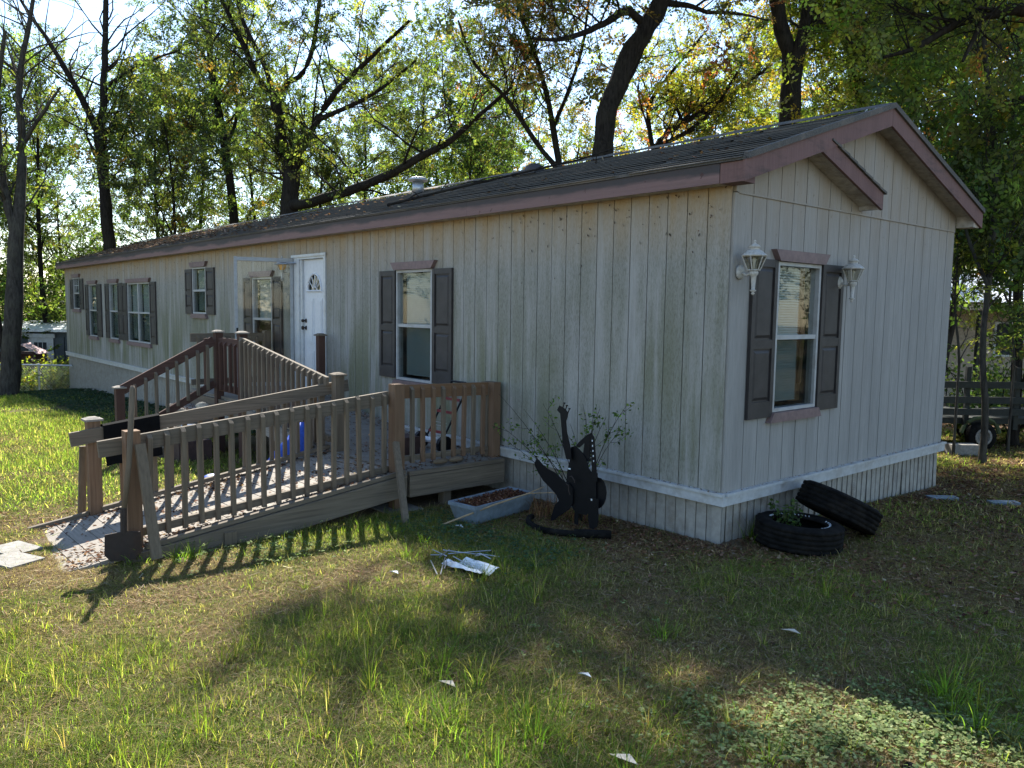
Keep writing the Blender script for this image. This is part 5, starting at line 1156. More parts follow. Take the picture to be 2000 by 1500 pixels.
for args in [
    (95, 33, 13, .16, GREEN, WT+'between the left edge tree and the forked tree'), (150, 38, 9, .15, DEEP, WT+'low and dark above the dark trailer'),
    (300, 36, 13, .17, LIME, WT+'bright green just right of the forked tree'), (360, 27, 9, .12, GREEN, WT+'low leafy one left of the slim tree'), (385, 44, 16, .2, GREEN, WT+'tall one far back left of the slim tree'),
    (500, 34, 12, .15, GREEN, WT+'between the slim tree and the spreading one'), (640, 33, 9.5, .14, GREEN, WT+'low crown under the long limb'), (700, 40, 15, .18, GREEN, WT+'far back right of the spreading tree'),
    (770, 31, 13, .13, GREEN, WT+'above the round vent pipe'), (860, 36, 10, .15, LIME, WT+'pale green right of the vent pipe'), (930, 29, 8, .14, DEEP, WT+'dark rounded crown under the limb tip'),
    (960, 42, 15, .17, RUSTY, WT+'tall rusty leaved one in the middle'), (1130, 38, 11, .15, RUSTY, WT+'beside the foot of the leaning trunk'), (1240, 33, 9.5, .13, AUTUMN, WT+'orange tinted right of the leaning trunk'),
    (1400, 31, 10, .14, AUTUMN, WT+'golden crown between the dark trunks'), (1480, 36, 12, .15, AUTUMN, WT+'yellow green left of the twin trunk'), (1620, 28, 10, .14, LIME, WT+'bright green right of the twin trunk'),
    (1780, 30, 13, .15, LIME, WT+'tall one right of the gable peak'), (1840, 19, 8, .12, LIME, WT+'dark one low behind the right roof edge'), (2050, 20, 10, .14, AUTUMN, WT+'at the right frame edge beyond the trailer'),
    (20, 30, 12, .16, DEEP, WT+'behind the left edge tree'), (-90, 27, 12, .16, GREEN, WT+'just outside the left edge')]:
    wood_tree(*args)
for args in [(-330, 24, 12, .2, LIME, 'sunlit tree left of the lawn, the one nearer the house'), (-520, 22, 11, .2, GREEN, 'sunlit tree left of the lawn, the one further forward')]:
    wood_tree(*args)

# unseen foliage added above the view to shade the yard, hung on rear trees
def canopy(ro, anchors, pal, gx, gy, hz, n, seed, bark=B1):
    """added upper foliage for a tree, out of view, placed by where its shadow falls"""
    R_ = np.random.default_rng(seed); C = []
    while len(C) < n:
        x, y, h_ = R_.uniform(*gx), R_.uniform(*gy), R_.uniform(*hz); p = np.array([x, y, 0])+SD/SD[2]*h_
        e_ = (p-CP); hid = e_[2] > .44*math.hypot(e_[0], e_[1])
        if hid and not lit_mask(p[None], 1.15)[0]: C.append(p)
    C = np.array(C); ends = C[R_.permutation(len(C))[:22]]; Pn = []
    for e_ in ends:
        s_ = anchors[R_.integers(0, len(anchors))]; mid_ = (s_+e_)/2+np.array([0, 0, 1.2])+R_.normal(0, .3, 3); t = np.linspace(0, 1, 8)[:, None]
        Pn.append((1-t)**2*s_+2*t*(1-t)*mid_+t**2*e_)
    P2 = np.array(Pn); R2 = np.repeat(np.linspace(.09, .02, 8)[None], len(P2), 0)
    Pt = P2[:, 3:].reshape(-1, 3); d2 = ((C[:, None]-Pt[None])**2).sum(-1); near = Pt[d2.argmin(1)]
    t = np.linspace(0, 1, 5)[None, :, None]; P3 = near[:, None]*(1-t)+C[:, None]*t+R_.normal(0, .08, (len(C), 5, 3)); R3 = np.repeat(np.linspace(.025, .006, 5)[None], len(C), 0)
    V, F = merge([tubes(P2, R2, 6), tubes(P3, R3, 3)]); o = npmesh('shading_branches', V, F, bark, ro); o['kind'] = 'stuff'
    K = np.repeat(C, 9, 0)+R_.normal(0, 1, (len(C)*9, 3))*np.array([.42, .42, .25]); dr = lit_mask(K, 1., .22) & (R_.random(len(K)) < .97); K = K[~dr]
    o = scatter('shading_foliage', K, dir_euler(R_.normal(0, 1, K.shape)*np.array([1, 1, .4])), R_.uniform(1.0, 1.5, len(K)), colors(len(K), *pal), SPRIGS, ro); o['kind'] = 'stuff'
tops = lambda *a: [sight(*q) for q in a]
canopy(T_LEAN, tops((1345, -300, 17), (1340, -420, 17), (1180, -330, 15.6), (1060, -420, 15)), RUSTY, (-2.2, 4.5), (-5.0, 2.2), (9.6, 13.5), 400, 5)
canopy(T_TWIN, tops((1495, -300, 18.6), (1500, -400, 18.6), (1650, -300, 18.1), (1680, -400, 18)), LIME, (-1, 6.), (1.5, 11.0), (9.6, 14.), 230, 6)
canopy(T_BIG, tops((400, -100, 24), (640, -100, 24), (440, -120, 26)), GREEN, (-17, -6), (-1.2, 1.5), (11, 15.), 80, 7)

# undergrowth beyond the left fence and at the right
def shrub(name, c, r_, h_, n, pal, ls, label, cat='shrub', twigs=14):
    c = np.array([c[0], c[1], float(gz(c[0], c[1]))]); ro = root(name, tuple(c), label, cat)
    az = rng.uniform(0, 6.28, twigs); d = np.stack([np.cos(az)*.6, np.sin(az)*.6, np.ones(twigs)], -1)
    P, R = grow(np.repeat(c[None], twigs, 0)-np.array([0, 0, .05]), d, h_*rng.uniform(.7, 1.2, twigs), np.full(twigs, .014), 6, .1, .25, .3); P[:, :, :2] = c[:2]+(P[:, :, :2]-c[:2])*(r_/(h_*.6))
    V, F = tubes(P, R, 4); o = npmesh('stems', V, F, B1, ro)
    t = rng.uniform(.25, 1, (twigs, max(1, n//twigs))); C, _, _ = pick(P, R, t); C = C.reshape(-1, 3)+rng.normal(0, .12, (C.size//3, 3))*np.array([r_, r_, h_])*.9
    C[:, 2] = np.maximum(C[:, 2], c[2]+.02); V, F = leaf_quads(C, ls*rng.uniform(.6, 1.3, len(C)), .65, .3); o = npmesh('foliage', V, F, L_tree, ro, col=colors(len(C), *pal)); o['kind'] = 'stuff'; return ro
for (u, v_, d, r_, h_, n, pal, lab) in [(60, 760, 22.6, .9, .8, 900, LIME, 'yellow green bush tangled in the chain link fence near the tree trunk'), (118, 740, 23, .9, 1.0, 900, LIME, 'bush against the chain link fence beside the house corner'), (95, 750, 25, 1.2, .9, 900, DEEP, 'dark bush behind the chain link fence')]:
    shrub('bush', sight(u, v_, d), r_, h_*1.25, n*2, pal, .09, lab)
for (u, d, r_, h_, pal, lab) in [(1890, 13.5, .9, 1.6, DEEP, 'shrub behind the utility trailer rails, left one'), (1990, 14, 1., 1.5, GREEN, 'shrub behind the utility trailer rails, right one')]:
    shrub('shrub', sight(u, 700, d), r_, h_, 1500, pal, .08, lab)
# thin branching plant behind the sculpture
cp = root('wall_shrub', (-1.12, -.35, .02), 'sparse young shrub spreading thin twigs behind the steel sculpture', 'shrub')
ends = [(-2.17, -.42, .99), (-1.95, -.3, .86), (-2.0, -.5, .70), (-1.75, -.25, .93), (-1.6, -.5, .62), (-2.05, -.4, .55), (-.70, -.3, 1.04), (-.84, -.4, .92), (-.82, -.25, .80), (-1.0, -.3, .97), (-1.35, -.3, .80), (-1.75, -.45, .52), (-1.25, -.25, .98)]
P = []; s_ = np.array((-1.13, -.36, .0))
for e_ in ends: t = np.linspace(0, 1, 8)[:, None]; m_ = (s_+np.array(e_))/2+np.array((.12*(1 if e_[0] < -1.1 else -1), 0, .10)); P.append((1-t)**2*s_+2*t*(1-t)*m_+t**2*np.array(e_))
P = np.array(P); R = np.repeat(np.linspace(.006, .0015, 8)[None], len(P), 0); t = rng.uniform(.45, .95, (len(P), 4)); p, tg, r_ = pick(P, R, t)
P3, R3 = grow(p.reshape(-1, 3), (tg+rng.normal(0, .5, tg.shape)).reshape(-1, 3), np.full(p.size//3, .17), np.full(p.size//3, .002), 4, .1, .2, .5)
V, F = merge([tubes(P, R, 4), tubes(P3, R3, 3)]); npmesh('twigs', V, F, B1, cp)
C, _, _ = pick(P3, R3, rng.uniform(.2, 1, (len(P3), 9))); C = C.reshape(-1, 3)+rng.normal(0, .018, (len(P3)*9, 3)); V, F = leaf_quads(C, .034*rng.uniform(.6, 1.3, len(C)), .7, .4)
o = npmesh('leaves', V, F, L_tree, cp, col=colors(len(C), [(.06, .11, .03), (.09, .14, .03), (.03, .05, .02)], [4, 2, 1])); o['kind'] = 'stuff'

# ------------------------------------------------------------------ grass, litter and ground cover
def inside_house(x, y, m=0.): return (x < .06+m) & (x > -L-m) & (y > -.06-m) & (y < WD+m)
def under_ramp(x, y): return ((x > -4.05) & (x < -2.42) & (y > -3.98) & (y < 0)) | ((x > -8.1) & (x < -2.4) & (y > -1.3) & (y < .1)) | ((x > -8.05) & (x < -6.85) & (y > -2.2) & (y < -1.2))
def ground_pts(n, r0, r1, a0=-88, a1=-9, p=1.0):
    r_ = (r0**p+(r1**p-r0**p)*rng.random(n))**(1/p); a = np.radians(rng.uniform(a0, a1, n)); x = CP[0]+r_*np.sin(a); y = CP[1]+r_*np.cos(a)
    k = ~inside_house(x, y) & ~under_ramp(x, y); return x[k], y[k], r_[k]
def blades(x, y, hgt, w, lean, az, col, seg=3, sink=.01):
    Nn = len(x); z = gz(x, y)-sink; t = np.linspace(0, 1, seg+1); d = np.stack([np.cos(az), np.sin(az)], -1); n_ = np.stack([-np.sin(az), np.cos(az)], -1)
    Z = z[:, None]+hgt[:, None]*(t[None]-.35*lean[:, None]*t[None]**2.2); O = (hgt*lean)[:, None]*t[None]**1.7
    W_ = w[:, None]*(1-.88*t[None]**1.3)/2
    P = np.zeros((Nn, seg+1, 2, 3))
    for s_, sg in ((0, -1), (1, 1)):
        P[:, :, s_, 0] = x[:, None]+d[:, 0:1]*O+sg*n_[:, 0:1]*W_; P[:, :, s_, 1] = y[:, None]+d[:, 1:2]*O+sg*n_[:, 1:2]*W_; P[:, :, s_, 2] = Z
    base = np.arange(Nn)[:, None]*(seg+1)*2+np.arange(seg)[None]*2; F = np.stack([base, base+1, base+3, base+2], -1).reshape(-1, 4)
    return P.reshape(-1, 3), F, np.repeat(col, seg, 0)
GP = ([(.10, .135, .024), (.135, .165, .026), (.07, .10, .024), (.18, .17, .035)], [4, 4, 2, 2]); STRAW = ([(.24, .185, .09), (.18, .135, .07), (.28, .23, .13)], [3, 3, 1.5])
def blade_colors(x, y, n, dryp):
    c = colors(n, *GP, jit=.2); dry = rng.random(n) < dryp; c[dry] = colors(int(dry.sum()), *STRAW)
    yel = np.clip(.35+.6*vnoise(x, y, .8, 21)+.3*(y < -3.7)*(x < 0), 0, 1)[:, None]; return c*(1+yel*np.array([.08, .03, 0]))
def greenness(x, y): # how grassy the lawn is, 0..1
    g = .42+.62*vnoise(x, y, .9, 7)+.35*vnoise(x, y, 2.7, 9)
    g = g+.5*np.exp(-(((x-1.1)/1.1)**2+((y+3.1)/.7)**2))+.12*(x < -5)+.3*((x < -.4) & (y < -3.9) & (x > -2))
    g = g-.5*np.exp(-(((x+1.6)/1.3)**2+((y+4.0)/.5)**2))-.62*((x > .1) & (y > .0))-.5*((y > 4.1) & (x > -9))-.5*np.exp(-((y+.3)/.6)**2)*(x < .3)-.5*np.exp(-(((x-2.2)/.5)**2+((y+1.75)/.35)**2))
    return np.clip(g, .16, 1.1)
def grass(n_t, r0, r1, per, h0, w0, seg, p, tuft=.035):
    x, y, r_ = ground_pts(n_t, r0, r1, p=p); g = greenness(x, y); k = rng.random(len(x)) < g; x, y, g = x[k], y[k], g[k]
    hs = h0*(.45+.75*g)*rng.lognormal(0, .3, len(x)); X = np.repeat(x, per); Y = np.repeat(y, per); n = len(X); H = np.repeat(hs, per)*rng.uniform(.5, 1.2, n)
    az0 = np.repeat(rng.uniform(0, 6.28, len(x)), per); az = az0+rng.normal(0, 1.4, n); rad_ = np.abs(rng.normal(0, tuft, n)); X = X+np.cos(az)*rad_; Y = Y+np.sin(az)*rad_
    c = blade_colors(X, Y, n, np.repeat(.2+.4*(1-np.clip(g, 0, 1)), per))
    return blades(X, Y, H, w0*rng.uniform(.6, 1.3, n), rng.gamma(3., .28, n), az, c, seg)
def mergec(parts):
    V, F, Cc, o = [], [], [], 0
    for v, f, c in parts: V.append(v); F.append(f+o); Cc.append(c); o += len(v)
    return np.concatenate(V), np.concatenate(F), np.concatenate(Cc)
V, F, Cc = mergec([grass(3600, 2.2, 4.6, 12, .085, .0036, 3, 1.6, .05), grass(5000, 4.2, 8.5, 8, .075, .005, 2, 1.6, .06), grass(3000, 8, 15, 6, .065, .009, 2, 1.5, .06), grass(4500, 14, 26, 6, .07, .018, 1, 1.5, .08), grass(900, 2.2, 5.5, 18, .16, .0045, 4, 1.6, .03)])
npmesh('grass', V, F, L_grass, col=Cc, kind='stuff', origin=(0, -3, 0), label='patchy green lawn grass in front of the house', category='grass')
def turf(seed, n, size, h0, w0, pal, flat):
    R_ = np.random.default_rng(seed); x, y = R_.uniform(-size/2, size/2, n), R_.uniform(-size/2, size/2, n); k = np.hypot(x, y) < size*.55; x, y = x[k], y[k]; n = len(x)
    H = h0*R_.lognormal(0, .4, n); lean = R_.gamma(3., flat/3, n); az = R_.uniform(0, 6.28, n); t = np.linspace(0, 1, 3); d = np.stack([np.cos(az), np.sin(az)], -1); q = np.stack([-np.sin(az), np.cos(az)], -1); W_ = w0*R_.uniform(.6, 1.4, n)
    P = np.zeros((n, 3, 2, 3)); Z = H[:, None]*t[None]*np.clip(1.15-.45*lean[:, None]*t[None], .12, 1.2)-.004; O = (H*lean)[:, None]*t[None]**1.4; ww = W_[:, None]*(1-.85*t[None]**1.4)/2
    for s_, sg in ((0, -1), (1, 1)): P[:, :, s_, 0] = x[:, None]+d[:, :1]*O+sg*q[:, :1]*ww; P[:, :, s_, 1] = y[:, None]+d[:, 1:]*O+sg*q[:, 1:]*ww; P[:, :, s_, 2] = Z
    b = np.arange(n)[:, None]*6+np.arange(2)[None]*2; F = np.stack([b, b+1, b+3, b+2], -1).reshape(-1, 4); pl_ = np.array(pal[0]); c = pl_[R_.choice(len(pl_), n, p=np.array(pal[1])/sum(pal[1]))]*np.exp(R_.normal(0, .2, (n, 1)))
    return proto_mesh('turf_patch', P.reshape(-1, 3), F, G_inst, np.repeat(c, 2, 0))
TG = ([(.11, .15, .034), (.14, .175, .038), (.08, .11, .03), (.21, .19, .06), (.30, .24, .13)], [4, 3, 3, 1.8, 2.2]); TD = ([(.31, .225, .14), (.22, .15, .095), (.11, .075, .045), (.12, .14, .03), (.38, .30, .19)], [4, 3.5, 2.5, 1, 1])
TURF_G = scatter_group('green_turf', [turf(k, 300, .30, .030, .0030, TG, 1.5) for k in range(5)]); TURF_D = scatter_group('dry_turf', [turf(20+k, 320, .30, .022, .0024, TD, 3.0) for k in range(5)])
TURF_FG = scatter_group('far_turf', [turf(40+k, 280, .7, .040, .009, TG, 1.4) for k in range(4)]); TURF_FD = scatter_group('far_dry_turf', [turf(60+k, 220, .7, .03, .008, TD, 3.0) for k in range(4)])
for (n_, r0, r1, grp, isg, nm, a1) in ((8500, 2.1, 7.5, TURF_G, 1, 'short_grass', -9), (6500, 2.1, 7.5, TURF_D, 0, 'dead_grass', -9), (6500, 7.2, 17, TURF_FG, 1, 'short_grass', -9), (3000, 7.2, 17, TURF_FD, 0, 'dead_grass', -9), (3500, 16, 30, TURF_FG, 1, 'short_grass', -60)):
    x, y, r_ = ground_pts(n_, r0, r1, a1=a1, p=1.7); g = greenness(x, y); k = rng.random(len(x)) < (np.clip(g*1.0-.06, .03, 1) if isg else np.clip(1.3-g, .35, 1)); k &= ~inside_house(x, y, .12); x, y, g = x[k], y[k], g[k]
    P = np.stack([x, y, gz(x, y)], -1); yel = np.clip(.3+.7*vnoise(x, y, .8, 21)+.3*(y < -3.7)*(x < 0), 0, 1)[:, None] if isg else 0; tn = np.exp(rng.normal(0, .14, (len(x), 1)))*(1+yel*np.array([[.14, .05, 0.]]))
    sc3 = np.stack([np.full(len(x), 1.), np.full(len(x), 1.), rng.uniform(.6, 1.4, len(x))*(.6+.6*g if isg else 1)], -1)*rng.uniform(.8, 1.2, (len(x), 1))
    scatter(nm, P, np.stack([0*x, 0*x, rng.uniform(0, 6.28, len(x))], -1), sc3, tn, grp, kind='stuff', origin=(0, -3, 0), label=('short green lawn grass' if isg else 'dead brown grass matted between the green'), category='grass')
# tall bright tufts
T_ = []
for (x, y, n, h_) in [(2.12, -1.28, 70, .20), (2.22, -1.42, 50, .17), (2.35, -1.5, 60, .2), (2.5, -1.2, 40, .2), (.85, -1.75, 60, .13), (1.2, -3.0, 200, .16), (.9, -3.2, 200, .15), (1.6, -2.9, 120, .14), (.4, -2.9, 120, .13), (1.35, -3.3, 150, .15),
                       (-2.3, -3.2, 40, .16), (-2.15, -1.9, 40, .15), (-1.9, -1.75, 40, .15), (-1.5, -1.7, 40, .13), (-2.5, -3.5, 50, .18), (-2.3, -3.3, 50, .16), (.05, .35, 26, .2), (.15, .25, 20, .18), (1.9, -2.4, 40, .14), (-1.3, -2.0, 40, .14)]:
    az = rng.uniform(0, 6.28, n); rr_ = np.abs(rng.normal(0, .07 if n < 100 else .17, n)); T_.append(blades(x+np.cos(az)*rr_, y+np.sin(az)*rr_, h_*rng.uniform(.5, 1.25, n), np.full(n, .006), rng.uniform(.2, 1.2, n), az+rng.normal(0, .5, n), colors(n, [(.10, .15, .025), (.13, .17, .03), (.08, .12, .02)], [3, 2, 2]), 5))
V, F, Cc = mergec(T_); npmesh('tall_grass', V, F, L_grass, col=Cc, kind='stuff', origin=(0, -2, 0), label='taller bright grass tufts in the yard', category='grass')
# dry thatch lying flat
def thatch(n, r0, r1, p, l0, w0):
    x, y, r_ = ground_pts(n, r0, r1, p=p); n = len(x); a = rng.uniform(0, 6.28, n); l = l0*rng.uniform(.4, 1.4, n); dx, dy = np.cos(a)*l/2, np.sin(a)*l/2; wx, wy = -np.sin(a)*w0, np.cos(a)*w0; z0 = gz(x, y)
    zz = lambda k: z0+rng.uniform(.0, .025, n); za, zb = zz(0), zz(1)
    V = np.stack([np.stack([x-dx-wx, y-dy-wy, za], -1), np.stack([x-dx+wx, y-dy+wy, za], -1), np.stack([x+dx+wx, y+dy+wy, zb], -1), np.stack([x+dx-wx, y+dy-wy, zb], -1)], 1).reshape(-1, 3)
    return V, np.arange(n*4).reshape(-1, 4), colors(n, [(.27, .205, .115), (.19, .14, .08), (.34, .28, .18), (.09, .06, .035)], [3, 3, 1, 1.6])
V, F, Cc = mergec([thatch(38000, 2.2, 5.5, 1.6, .07, .0013), thatch(24000, 5, 11, 1.6, .09, .0025), thatch(8000, 10, 22, 1.5, .14, .006)])
npmesh('dry_thatch', V, F, L_dry, col=Cc, kind='stuff', origin=(0, -3, 0), label='dry straw and stems lying on the soil', category='thatch')
# fallen leaves
BROWN = ([(.16, .085, .045), (.11, .06, .035), (.24, .15, .09), (.33, .24, .16), (.07, .04, .028)], [4, 4, 2.5, 1.2, 3])
def litter(x, y, z, s0, pal=BROWN, flat=.8, lift=.012):
    n = len(x); C = np.stack([x, y, z+rng.uniform(.003, lift, n)], -1); V, F = leaf_quads(C, s0*rng.uniform(.5, 1.4, n), .6, flat); return V, F, colors(n, *pal)
P_ = []
x, y, r_ = ground_pts(26000, 2.2, 9, p=1.7); k = rng.random(len(x)) < np.clip(.25+.35*vnoise(x, y, 1.3, 12)+.9*((x > .2) & (y > .3))+.5*((y > -1.2) & (x < .2)), .05, 1); P_.append(litter(x[k], y[k], gz(x[k], y[k]), .032))
x, y, r_ = ground_pts(16000, 8, 20, a0=-30, a1=-9, p=1.6); P_.append(litter(x, y, gz(x, y), .065))
x, y, r_ = ground_pts(9000, 8, 24, p=1.6); P_.append(litter(x, y, gz(x, y), .06))
x = rng.uniform(-2.3, .3, 5200); y = -.06-np.abs(rng.normal(0, .42, 5200)); P_.append(litter(x, y, gz(x, y), .028, lift=.03))
x = .06+3.0*rng.random(9000)**1.4; y = rng.uniform(-.4, 5.5, 9000); P_.append(litter(x, y, gz(x, y), .036, lift=.035)); x = rng.uniform(-7, 1.5, 9000); y = rng.uniform(4.1, 12, 9000); P_.append(litter(x, y, gz(x, y), .06, lift=.05))
V, F, Cc = mergec(P_); npmesh('fallen_leaves', V, F, L_dry, col=Cc, kind='stuff', origin=(0, 0, 0), label='brown fallen leaves scattered over the yard', category='leaves')
# single pale leaves and scraps one can point at
for (x, y, s_, c_, lab) in [(.62, -3.02, .05, M_stone, 'pale curled leaf in the grass left of centre'), (1.55, -2.85, .06, M_stone, 'long pale leaf lying near the bottom of the lawn'), (1.30, -1.20, .05, M_stone, 'pale leaf alone on the shaded lawn right of centre'), (.95, -2.45, .035, M_whitecloth, 'small white scrap in the middle of the lawn'), (-.95, -2.32, .04, M_whitecloth, 'small white scrap left of the broken umbrella'), (-1.62, -1.28, .05, M_whitecloth, 'white scrap on the ground before the planter')]:
    z_ = float(gz(x, y))+.035; mb = MB(); mb.hexa([(x-s_, y-.4*s_, z_), (x, y-.5*s_, z_+.012), (x+s_, y+.1*s_, z_), (x, y+.5*s_, z_+.006)]+[(x-s_, y-.4*s_, z_+.002), (x, y-.5*s_, z_+.014), (x+s_, y+.1*s_, z_+.002), (x, y+.5*s_, z_+.008)])
    thing1(mb, 'pale_leaf' if c_ is M_stone else 'paper_scrap', c_, (x, y, z_-.03), lab, 'leaf' if c_ is M_stone else 'scrap')
rock(2.28, -2.02, float(gz(2.28, -2.02))-.01, .03, M_rubber, 'pine_cone', 'small dark cone among the mint green ground cover', 'cone')
# leaves on the roof, the ramp, the planter
n = 15000; x = -L-.15+(L+.3)*rng.random(n)**1.0; v_ = rng.random(n); y = YE+.02+(YR-YE)*v_
k = rng.random(n) < np.clip((-x-6.5)/9, .05, 1)*(.55+.6*vnoise(x, y, 2.2, 6)); x, y = x[k], y[k]; z = 2.885+(y-YE)*(ZR-2.885)/(YR-YE)
V, F, Cc = litter(x, y, z, .058, ([(.20, .13, .08), (.14, .09, .06), (.36, .28, .20), (.09, .06, .045)], [3, 3, 2, 2]), .85, .02); npmesh('roof_leaves', V, F, L_dry, col=Cc, kind='stuff', origin=(-11, 1, 3), label='fallen leaves lying over the shingle roof', category='leaves')
P_ = []
n = 6500; y = rng.uniform(-3.95, -1.25, n); x = rng.uniform(-3.98, -2.5, n); k = rng.random(n) < np.clip(.25+.5*vnoise(x, y, 3.3, 2)+.4*(x > -2.7)+.3*(x < -3.8), .03, 1); P_.append(litter(x[k], y[k], dz1_(y[k], x[k]), .034, lift=.02))
n = 3800; x = rng.uniform(-6.1, -2.5, n); y = rng.uniform(-1.22, -.08, n); k = rng.random(n) < np.clip(.3+.5*vnoise(x, y, 3, 5)+.5*(y > -.3)+.4*(x > -2.9), .04, 1); P_.append(litter(x[k], y[k], np.array(dz2_(x[k])), .03, lift=.025))
n = 700; x = rng.uniform(-8, -6.9, n); y = rng.uniform(-2.15, -1.3, n); s3 = np.ceil((-1.29-y)/.29); P_.append(litter(x, y, .58-.19*np.clip(s3, 1, 3)+.0, .03))
V, F, Cc = mergec(P_); npmesh('deck_leaves', V, F, L_dry, col=Cc, kind='stuff', origin=(-3.3, -2, .2), label='dry leaves scattered over the ramp decks and stair treads', category='leaves')
n = 2600; u, w_ = rng.uniform(-.36, .36, n), rng.uniform(-.135, .135, n); Pq = np.array([q_(a, b, .105) for a, b in zip(u, w_)]); V, F, Cc = litter(Pq[:, 0], Pq[:, 1], Pq[:, 2]-.01, .022, ([(.15, .07, .045), (.09, .045, .03), (.24, .14, .09)], [3, 3, 1]), .4, .04)
o = npmesh('leaf_filling', V, F, L_dry, pl, col=Cc); o['kind'] = 'stuff'
MB().prism([q_(-.36, -.135, .06), q_(.36, -.135, .06), q_(.36, .135, .06), q_(-.36, .135, .06)], (0, 0, .035)).build('soil', M_brownbox, pl)
# weeds inside the flat tyre, dead stalks beside the planter
tw = root('tyre_weed', (.27, .50, .05), 'small leafy weed growing inside the flat tyre', 'weed')
P, R = grow(np.repeat(np.array([[.27, .50, .05]]), 8, 0)+rng.normal(0, .05, (8, 3))*np.array([1, 1, 0]), rng.normal(0, .4, (8, 3))+np.array([0, 0, 1]), np.full(8, .28), np.full(8, .003), 5, .1, .2, .5)
V, F = tubes(P, R, 4); npmesh('stems', V, F, B1, tw); C, _, _ = pick(P, R, rng.uniform(.3, 1, (8, 22))); C = C.reshape(-1, 3)+rng.normal(0, .025, (176, 3)); V, F = leaf_quads(C, np.full(len(C), .04), .6, .4); npmesh('leaves', V, F, L_tree, tw, col=colors(len(C), [(.05, .09, .03), (.04, .07, .02)], [1, 1]))
n = 500; a = rng.uniform(0, 6.28, n); r_ = .19*np.sqrt(rng.random(n)); V, F, Cc = litter(.39+r_*np.cos(a), .46+r_*np.sin(a), np.full(n, .04), .03, lift=.05); npmesh('tyre_leaves', V, F, L_dry, col=Cc, kind='stuff', origin=(.39, .46, .04), label='dead leaves lying inside the flat tyre', category='leaves')
n = 120; x = rng.normal(-1.52, .07, n); y = rng.normal(-.42, .08, n); V1 = blades(x, y, rng.uniform(.08, .24, n), np.full(n, .008), rng.uniform(.1, .8, n), rng.uniform(0, 6.28, n), colors(n, [(.22, .12, .06), (.16, .09, .05), (.30, .2, .11)], [2, 2, 1]), 4)
n = 90; x = rng.uniform(-1.35, -1.1, n); y = rng.normal(-.35, .06, n); V2 = blades(x, y, rng.uniform(.06, .17, n), np.full(n, .008), rng.uniform(.1, .8, n), rng.uniform(0, 6.28, n), colors(n, [(.20, .10, .06), (.14, .07, .045)], [1, 1]), 4)
V, F, Cc = mergec([V1, V2]); npmesh('dead_stalks', V, F, L_dry, col=Cc, kind='stuff', origin=(-1.5, -.4, 0), label='dead brown stalks between planter and sculpture', category='dead plants')
mb = MB().tube([(-1.75, -1.35, .0), (-1.60, -.95, .13), (-1.52, -.62, .20), (-1.50, -.45, .24)], [.008, .008, .006, .004], 6); mb.tube([(-1.52, -.62, .20), (-1.30, -.55, .24), (-1.15, -.5, .22)], [.005, .004, .002], 5); thing1(mb, 'dry_branch', simple('dry_branch', (.30, .22, .13), .8), (-1.75, -1.35, 0), 'forked dry branch lying against the blue grey planter', 'branch')
# mint green ground cover
def cover(x, y, s0, hmax, pal):
    n = len(x); k = 5; X = np.repeat(x, k)+rng.normal(0, .012, n*k); Y = np.repeat(y, k)+rng.normal(0, .012, n*k); H = np.repeat(rng.uniform(.015, hmax, n), k)+rng.normal(0, .004, n*k)
    C = np.stack([X, Y, gz(X, Y)+H], -1); V, F = leaf_quads(C, s0*rng.uniform(.6, 1.3, n*k), .72, .72); return V, F, colors(n*k, *pal, jit=.16)
MINT = ([(.17, .21, .085), (.22, .26, .105), (.11, .14, .055), (.26, .29, .13)], [4, 3, 3, 1])
x, y, r_ = ground_pts(17000, 2.3, 5.2, a0=-52, p=1.5); uu = (x-2.1)*.65+(y+1.85)*.76; vv = -(x-2.1)*.76+(y+1.85)*.65; den = 1.1*np.exp(-((uu/.62)**2+(vv/.26)**2))+.16*np.exp(-((uu/.8)**2+((vv-.25)/.3)**2))+.008
k = rng.random(len(x)) < np.clip(den*(1+.5*vnoise(x, y, 6, 2)), 0, 1); P_ = [cover(x[k], y[k], .021, .05, MINT)]
x = rng.normal(-2.0, .22, 170); y = rng.normal(-2.75, .3, 170); P_.append(cover(x, y, .022, .09, MINT))
x = rng.uniform(-2.3, -.4, 700); y = rng.normal(-1.35, .2, 700); P_.append(cover(x, y, .022, .05, ([(.06, .11, .05), (.09, .14, .07)], [1, 1])))
x = rng.uniform(-21, -8, 5200); y = -.1-1.5*rng.random(5200); k = ~under_ramp(x, y); P_.append(cover(x[k], y[k], .05, .07, ([(.05, .08, .045), (.07, .10, .06)], [1, 1])))
V, F, Cc = mergec(P_); npmesh('ground_cover', V, F, L_mint, col=Cc, kind='stuff', origin=(1.5, -2, 0), label='low pale green leafy ground cover', category='ground cover')
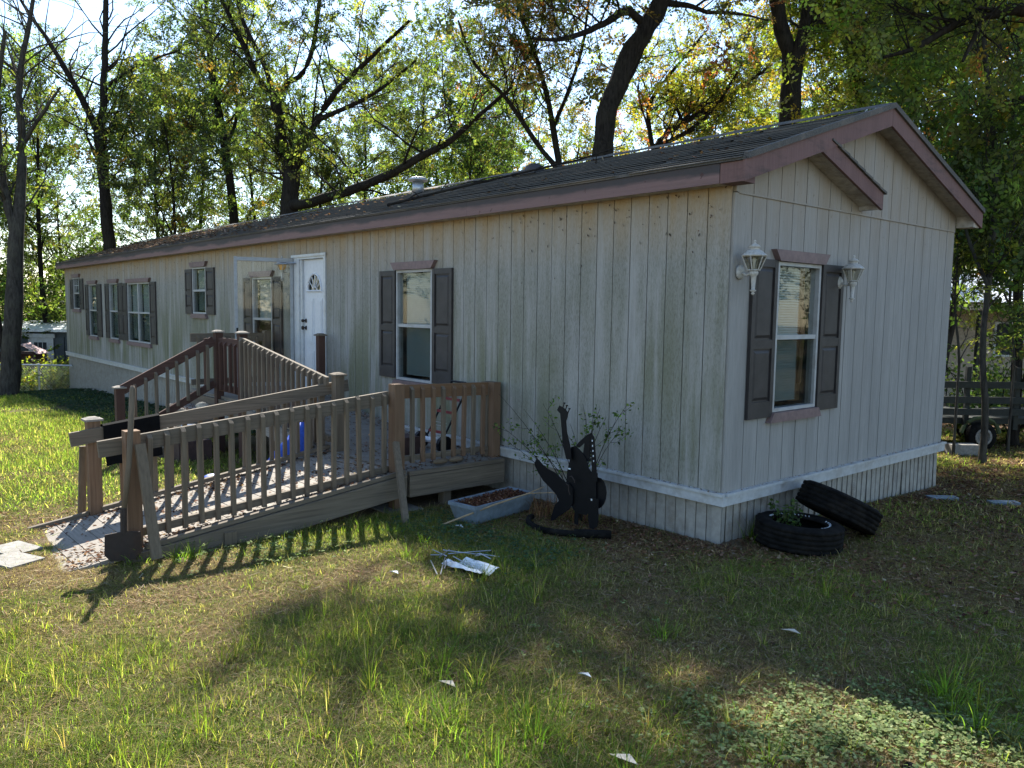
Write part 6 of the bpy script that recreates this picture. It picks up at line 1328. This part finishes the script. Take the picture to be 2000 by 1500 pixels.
# bits of leaf and cobweb dirt stuck to the walls
n = 620; x = -L*rng.random(n)**1.1; z = 2.72-np.abs(rng.exponential(.22, n)); k = (z > .5) & (x < -.05); x, z = x[k], z[k]; n = len(x)
C1 = np.stack([x, np.full(n, -.018), z], -1); m_ = 70; C1 = np.concatenate([C1, np.stack([-7.3+1.4*rng.random(m_)+.3, np.full(m_, -.018), .8+1.7*rng.random(m_)], -1)])
C1 = C1[~((C1[:, 0] > -7.3) & (C1[:, 0] < -6.3))]; n = len(C1); a = rng.normal(1.57, .6, n); l = .028*rng.uniform(.4, 1.4, n); dx, dz = np.cos(a)*l/2, np.sin(a)*l/2; w_ = .006*rng.uniform(.5, 1.4, n)
V = np.stack([C1+np.stack([-dx, 0*dx, -dz], -1), C1+np.stack([w_, -.006+0*dx, 0*dx], -1), C1+np.stack([dx, 0*dx-.004, dz], -1), C1+np.stack([-w_, 0*dx, 0*dx], -1)], 1).reshape(-1, 3)
npmesh('wall_debris', V, np.arange(n*4).reshape(-1, 4), L_dry, col=colors(n, [(.035, .018, .012), (.08, .035, .02)], [2, 1]), kind='stuff', origin=(-8, 0, 2), label='dead leaf bits stuck to the siding under the eave', category='debris')
n = 420; x = -L*rng.random(n)*.35; P_ = [litter(x, np.full(n, -.035)+rng.normal(0, .01, n), np.full(n, ZT), .02)]; y = WD*rng.random(160); P_.append(litter(np.full(160, .035), y, np.full(160, ZT), .018)); V, F, Cc = mergec(P_)
npmesh('ledge_leaves', V, F, L_dry, col=Cc, kind='stuff', origin=(-3, 0, ZT), label='small leaf bits on the white trim ledge', category='leaves')

# distant woodland ring
def ring(n, r0, r1, h_, ls, pal, a0, a1, name, lab, clump=0., ex=1.15):
    a = np.radians(rng.uniform(a0, a1, n)); r_ = rng.uniform(r0, r1, n); x = CP[0]+r_*np.sin(a); y = CP[1]+r_*np.cos(a); z0 = gz(x, y); top = h_*(.78+.22*vnoise(np.degrees(a), r_*0, .35, 3)); z = z0+top*rng.random(n)**ex
    kk = ~(lit_mask(np.stack([x, y, z], -1)) & (z > 6.5)); x, y, z = x[kk], y[kk], z[kk]; n = len(x)
    if clump:
        k = (vnoise(x*1.0, y+z*1.3, .55, 3)+.6*vnoise(x+z*.9, y, 1.5, 6)) > rng.normal(clump, .35, n); x, y, z = x[k], y[k], z[k]; n = len(x)
    P = np.stack([x, y, z], -1); scatter(name, P, dir_euler(rng.normal(0, 1, P.shape)*np.array([1, 1, .5])), ls/.075*rng.uniform(.6, 1.4, n), colors(n, *pal), SPRIGS, kind='stuff', origin=(0, 0, 0), label=lab, category='woods')
ring(4500, 44, 60, 8.0, .17, GREEN, -100, -5, 'far_woods', 'far green woodland mass behind everything')
ring(17000, 38, 58, 18, .12, GREEN, -98, -48, 'far_canopy', 'far green leaf canopy high behind the left half', -.2, 1.1)
ring(7000, 36, 56, 16, .13, AUTUMN, -52, -12, 'far_canopy', 'far yellow green leaf canopy high behind the right half', -.05, 1.1)
ring(3200, 30, 46, 13, .17, GREEN, -5, 260, 'far_woods', 'far green woodland mass around the rest of the yard')
ring(7500, 36, 46, 7.5, .15, DEEP, -100, 20, 'far_undergrowth', 'dark undergrowth along the far edge of the woods')
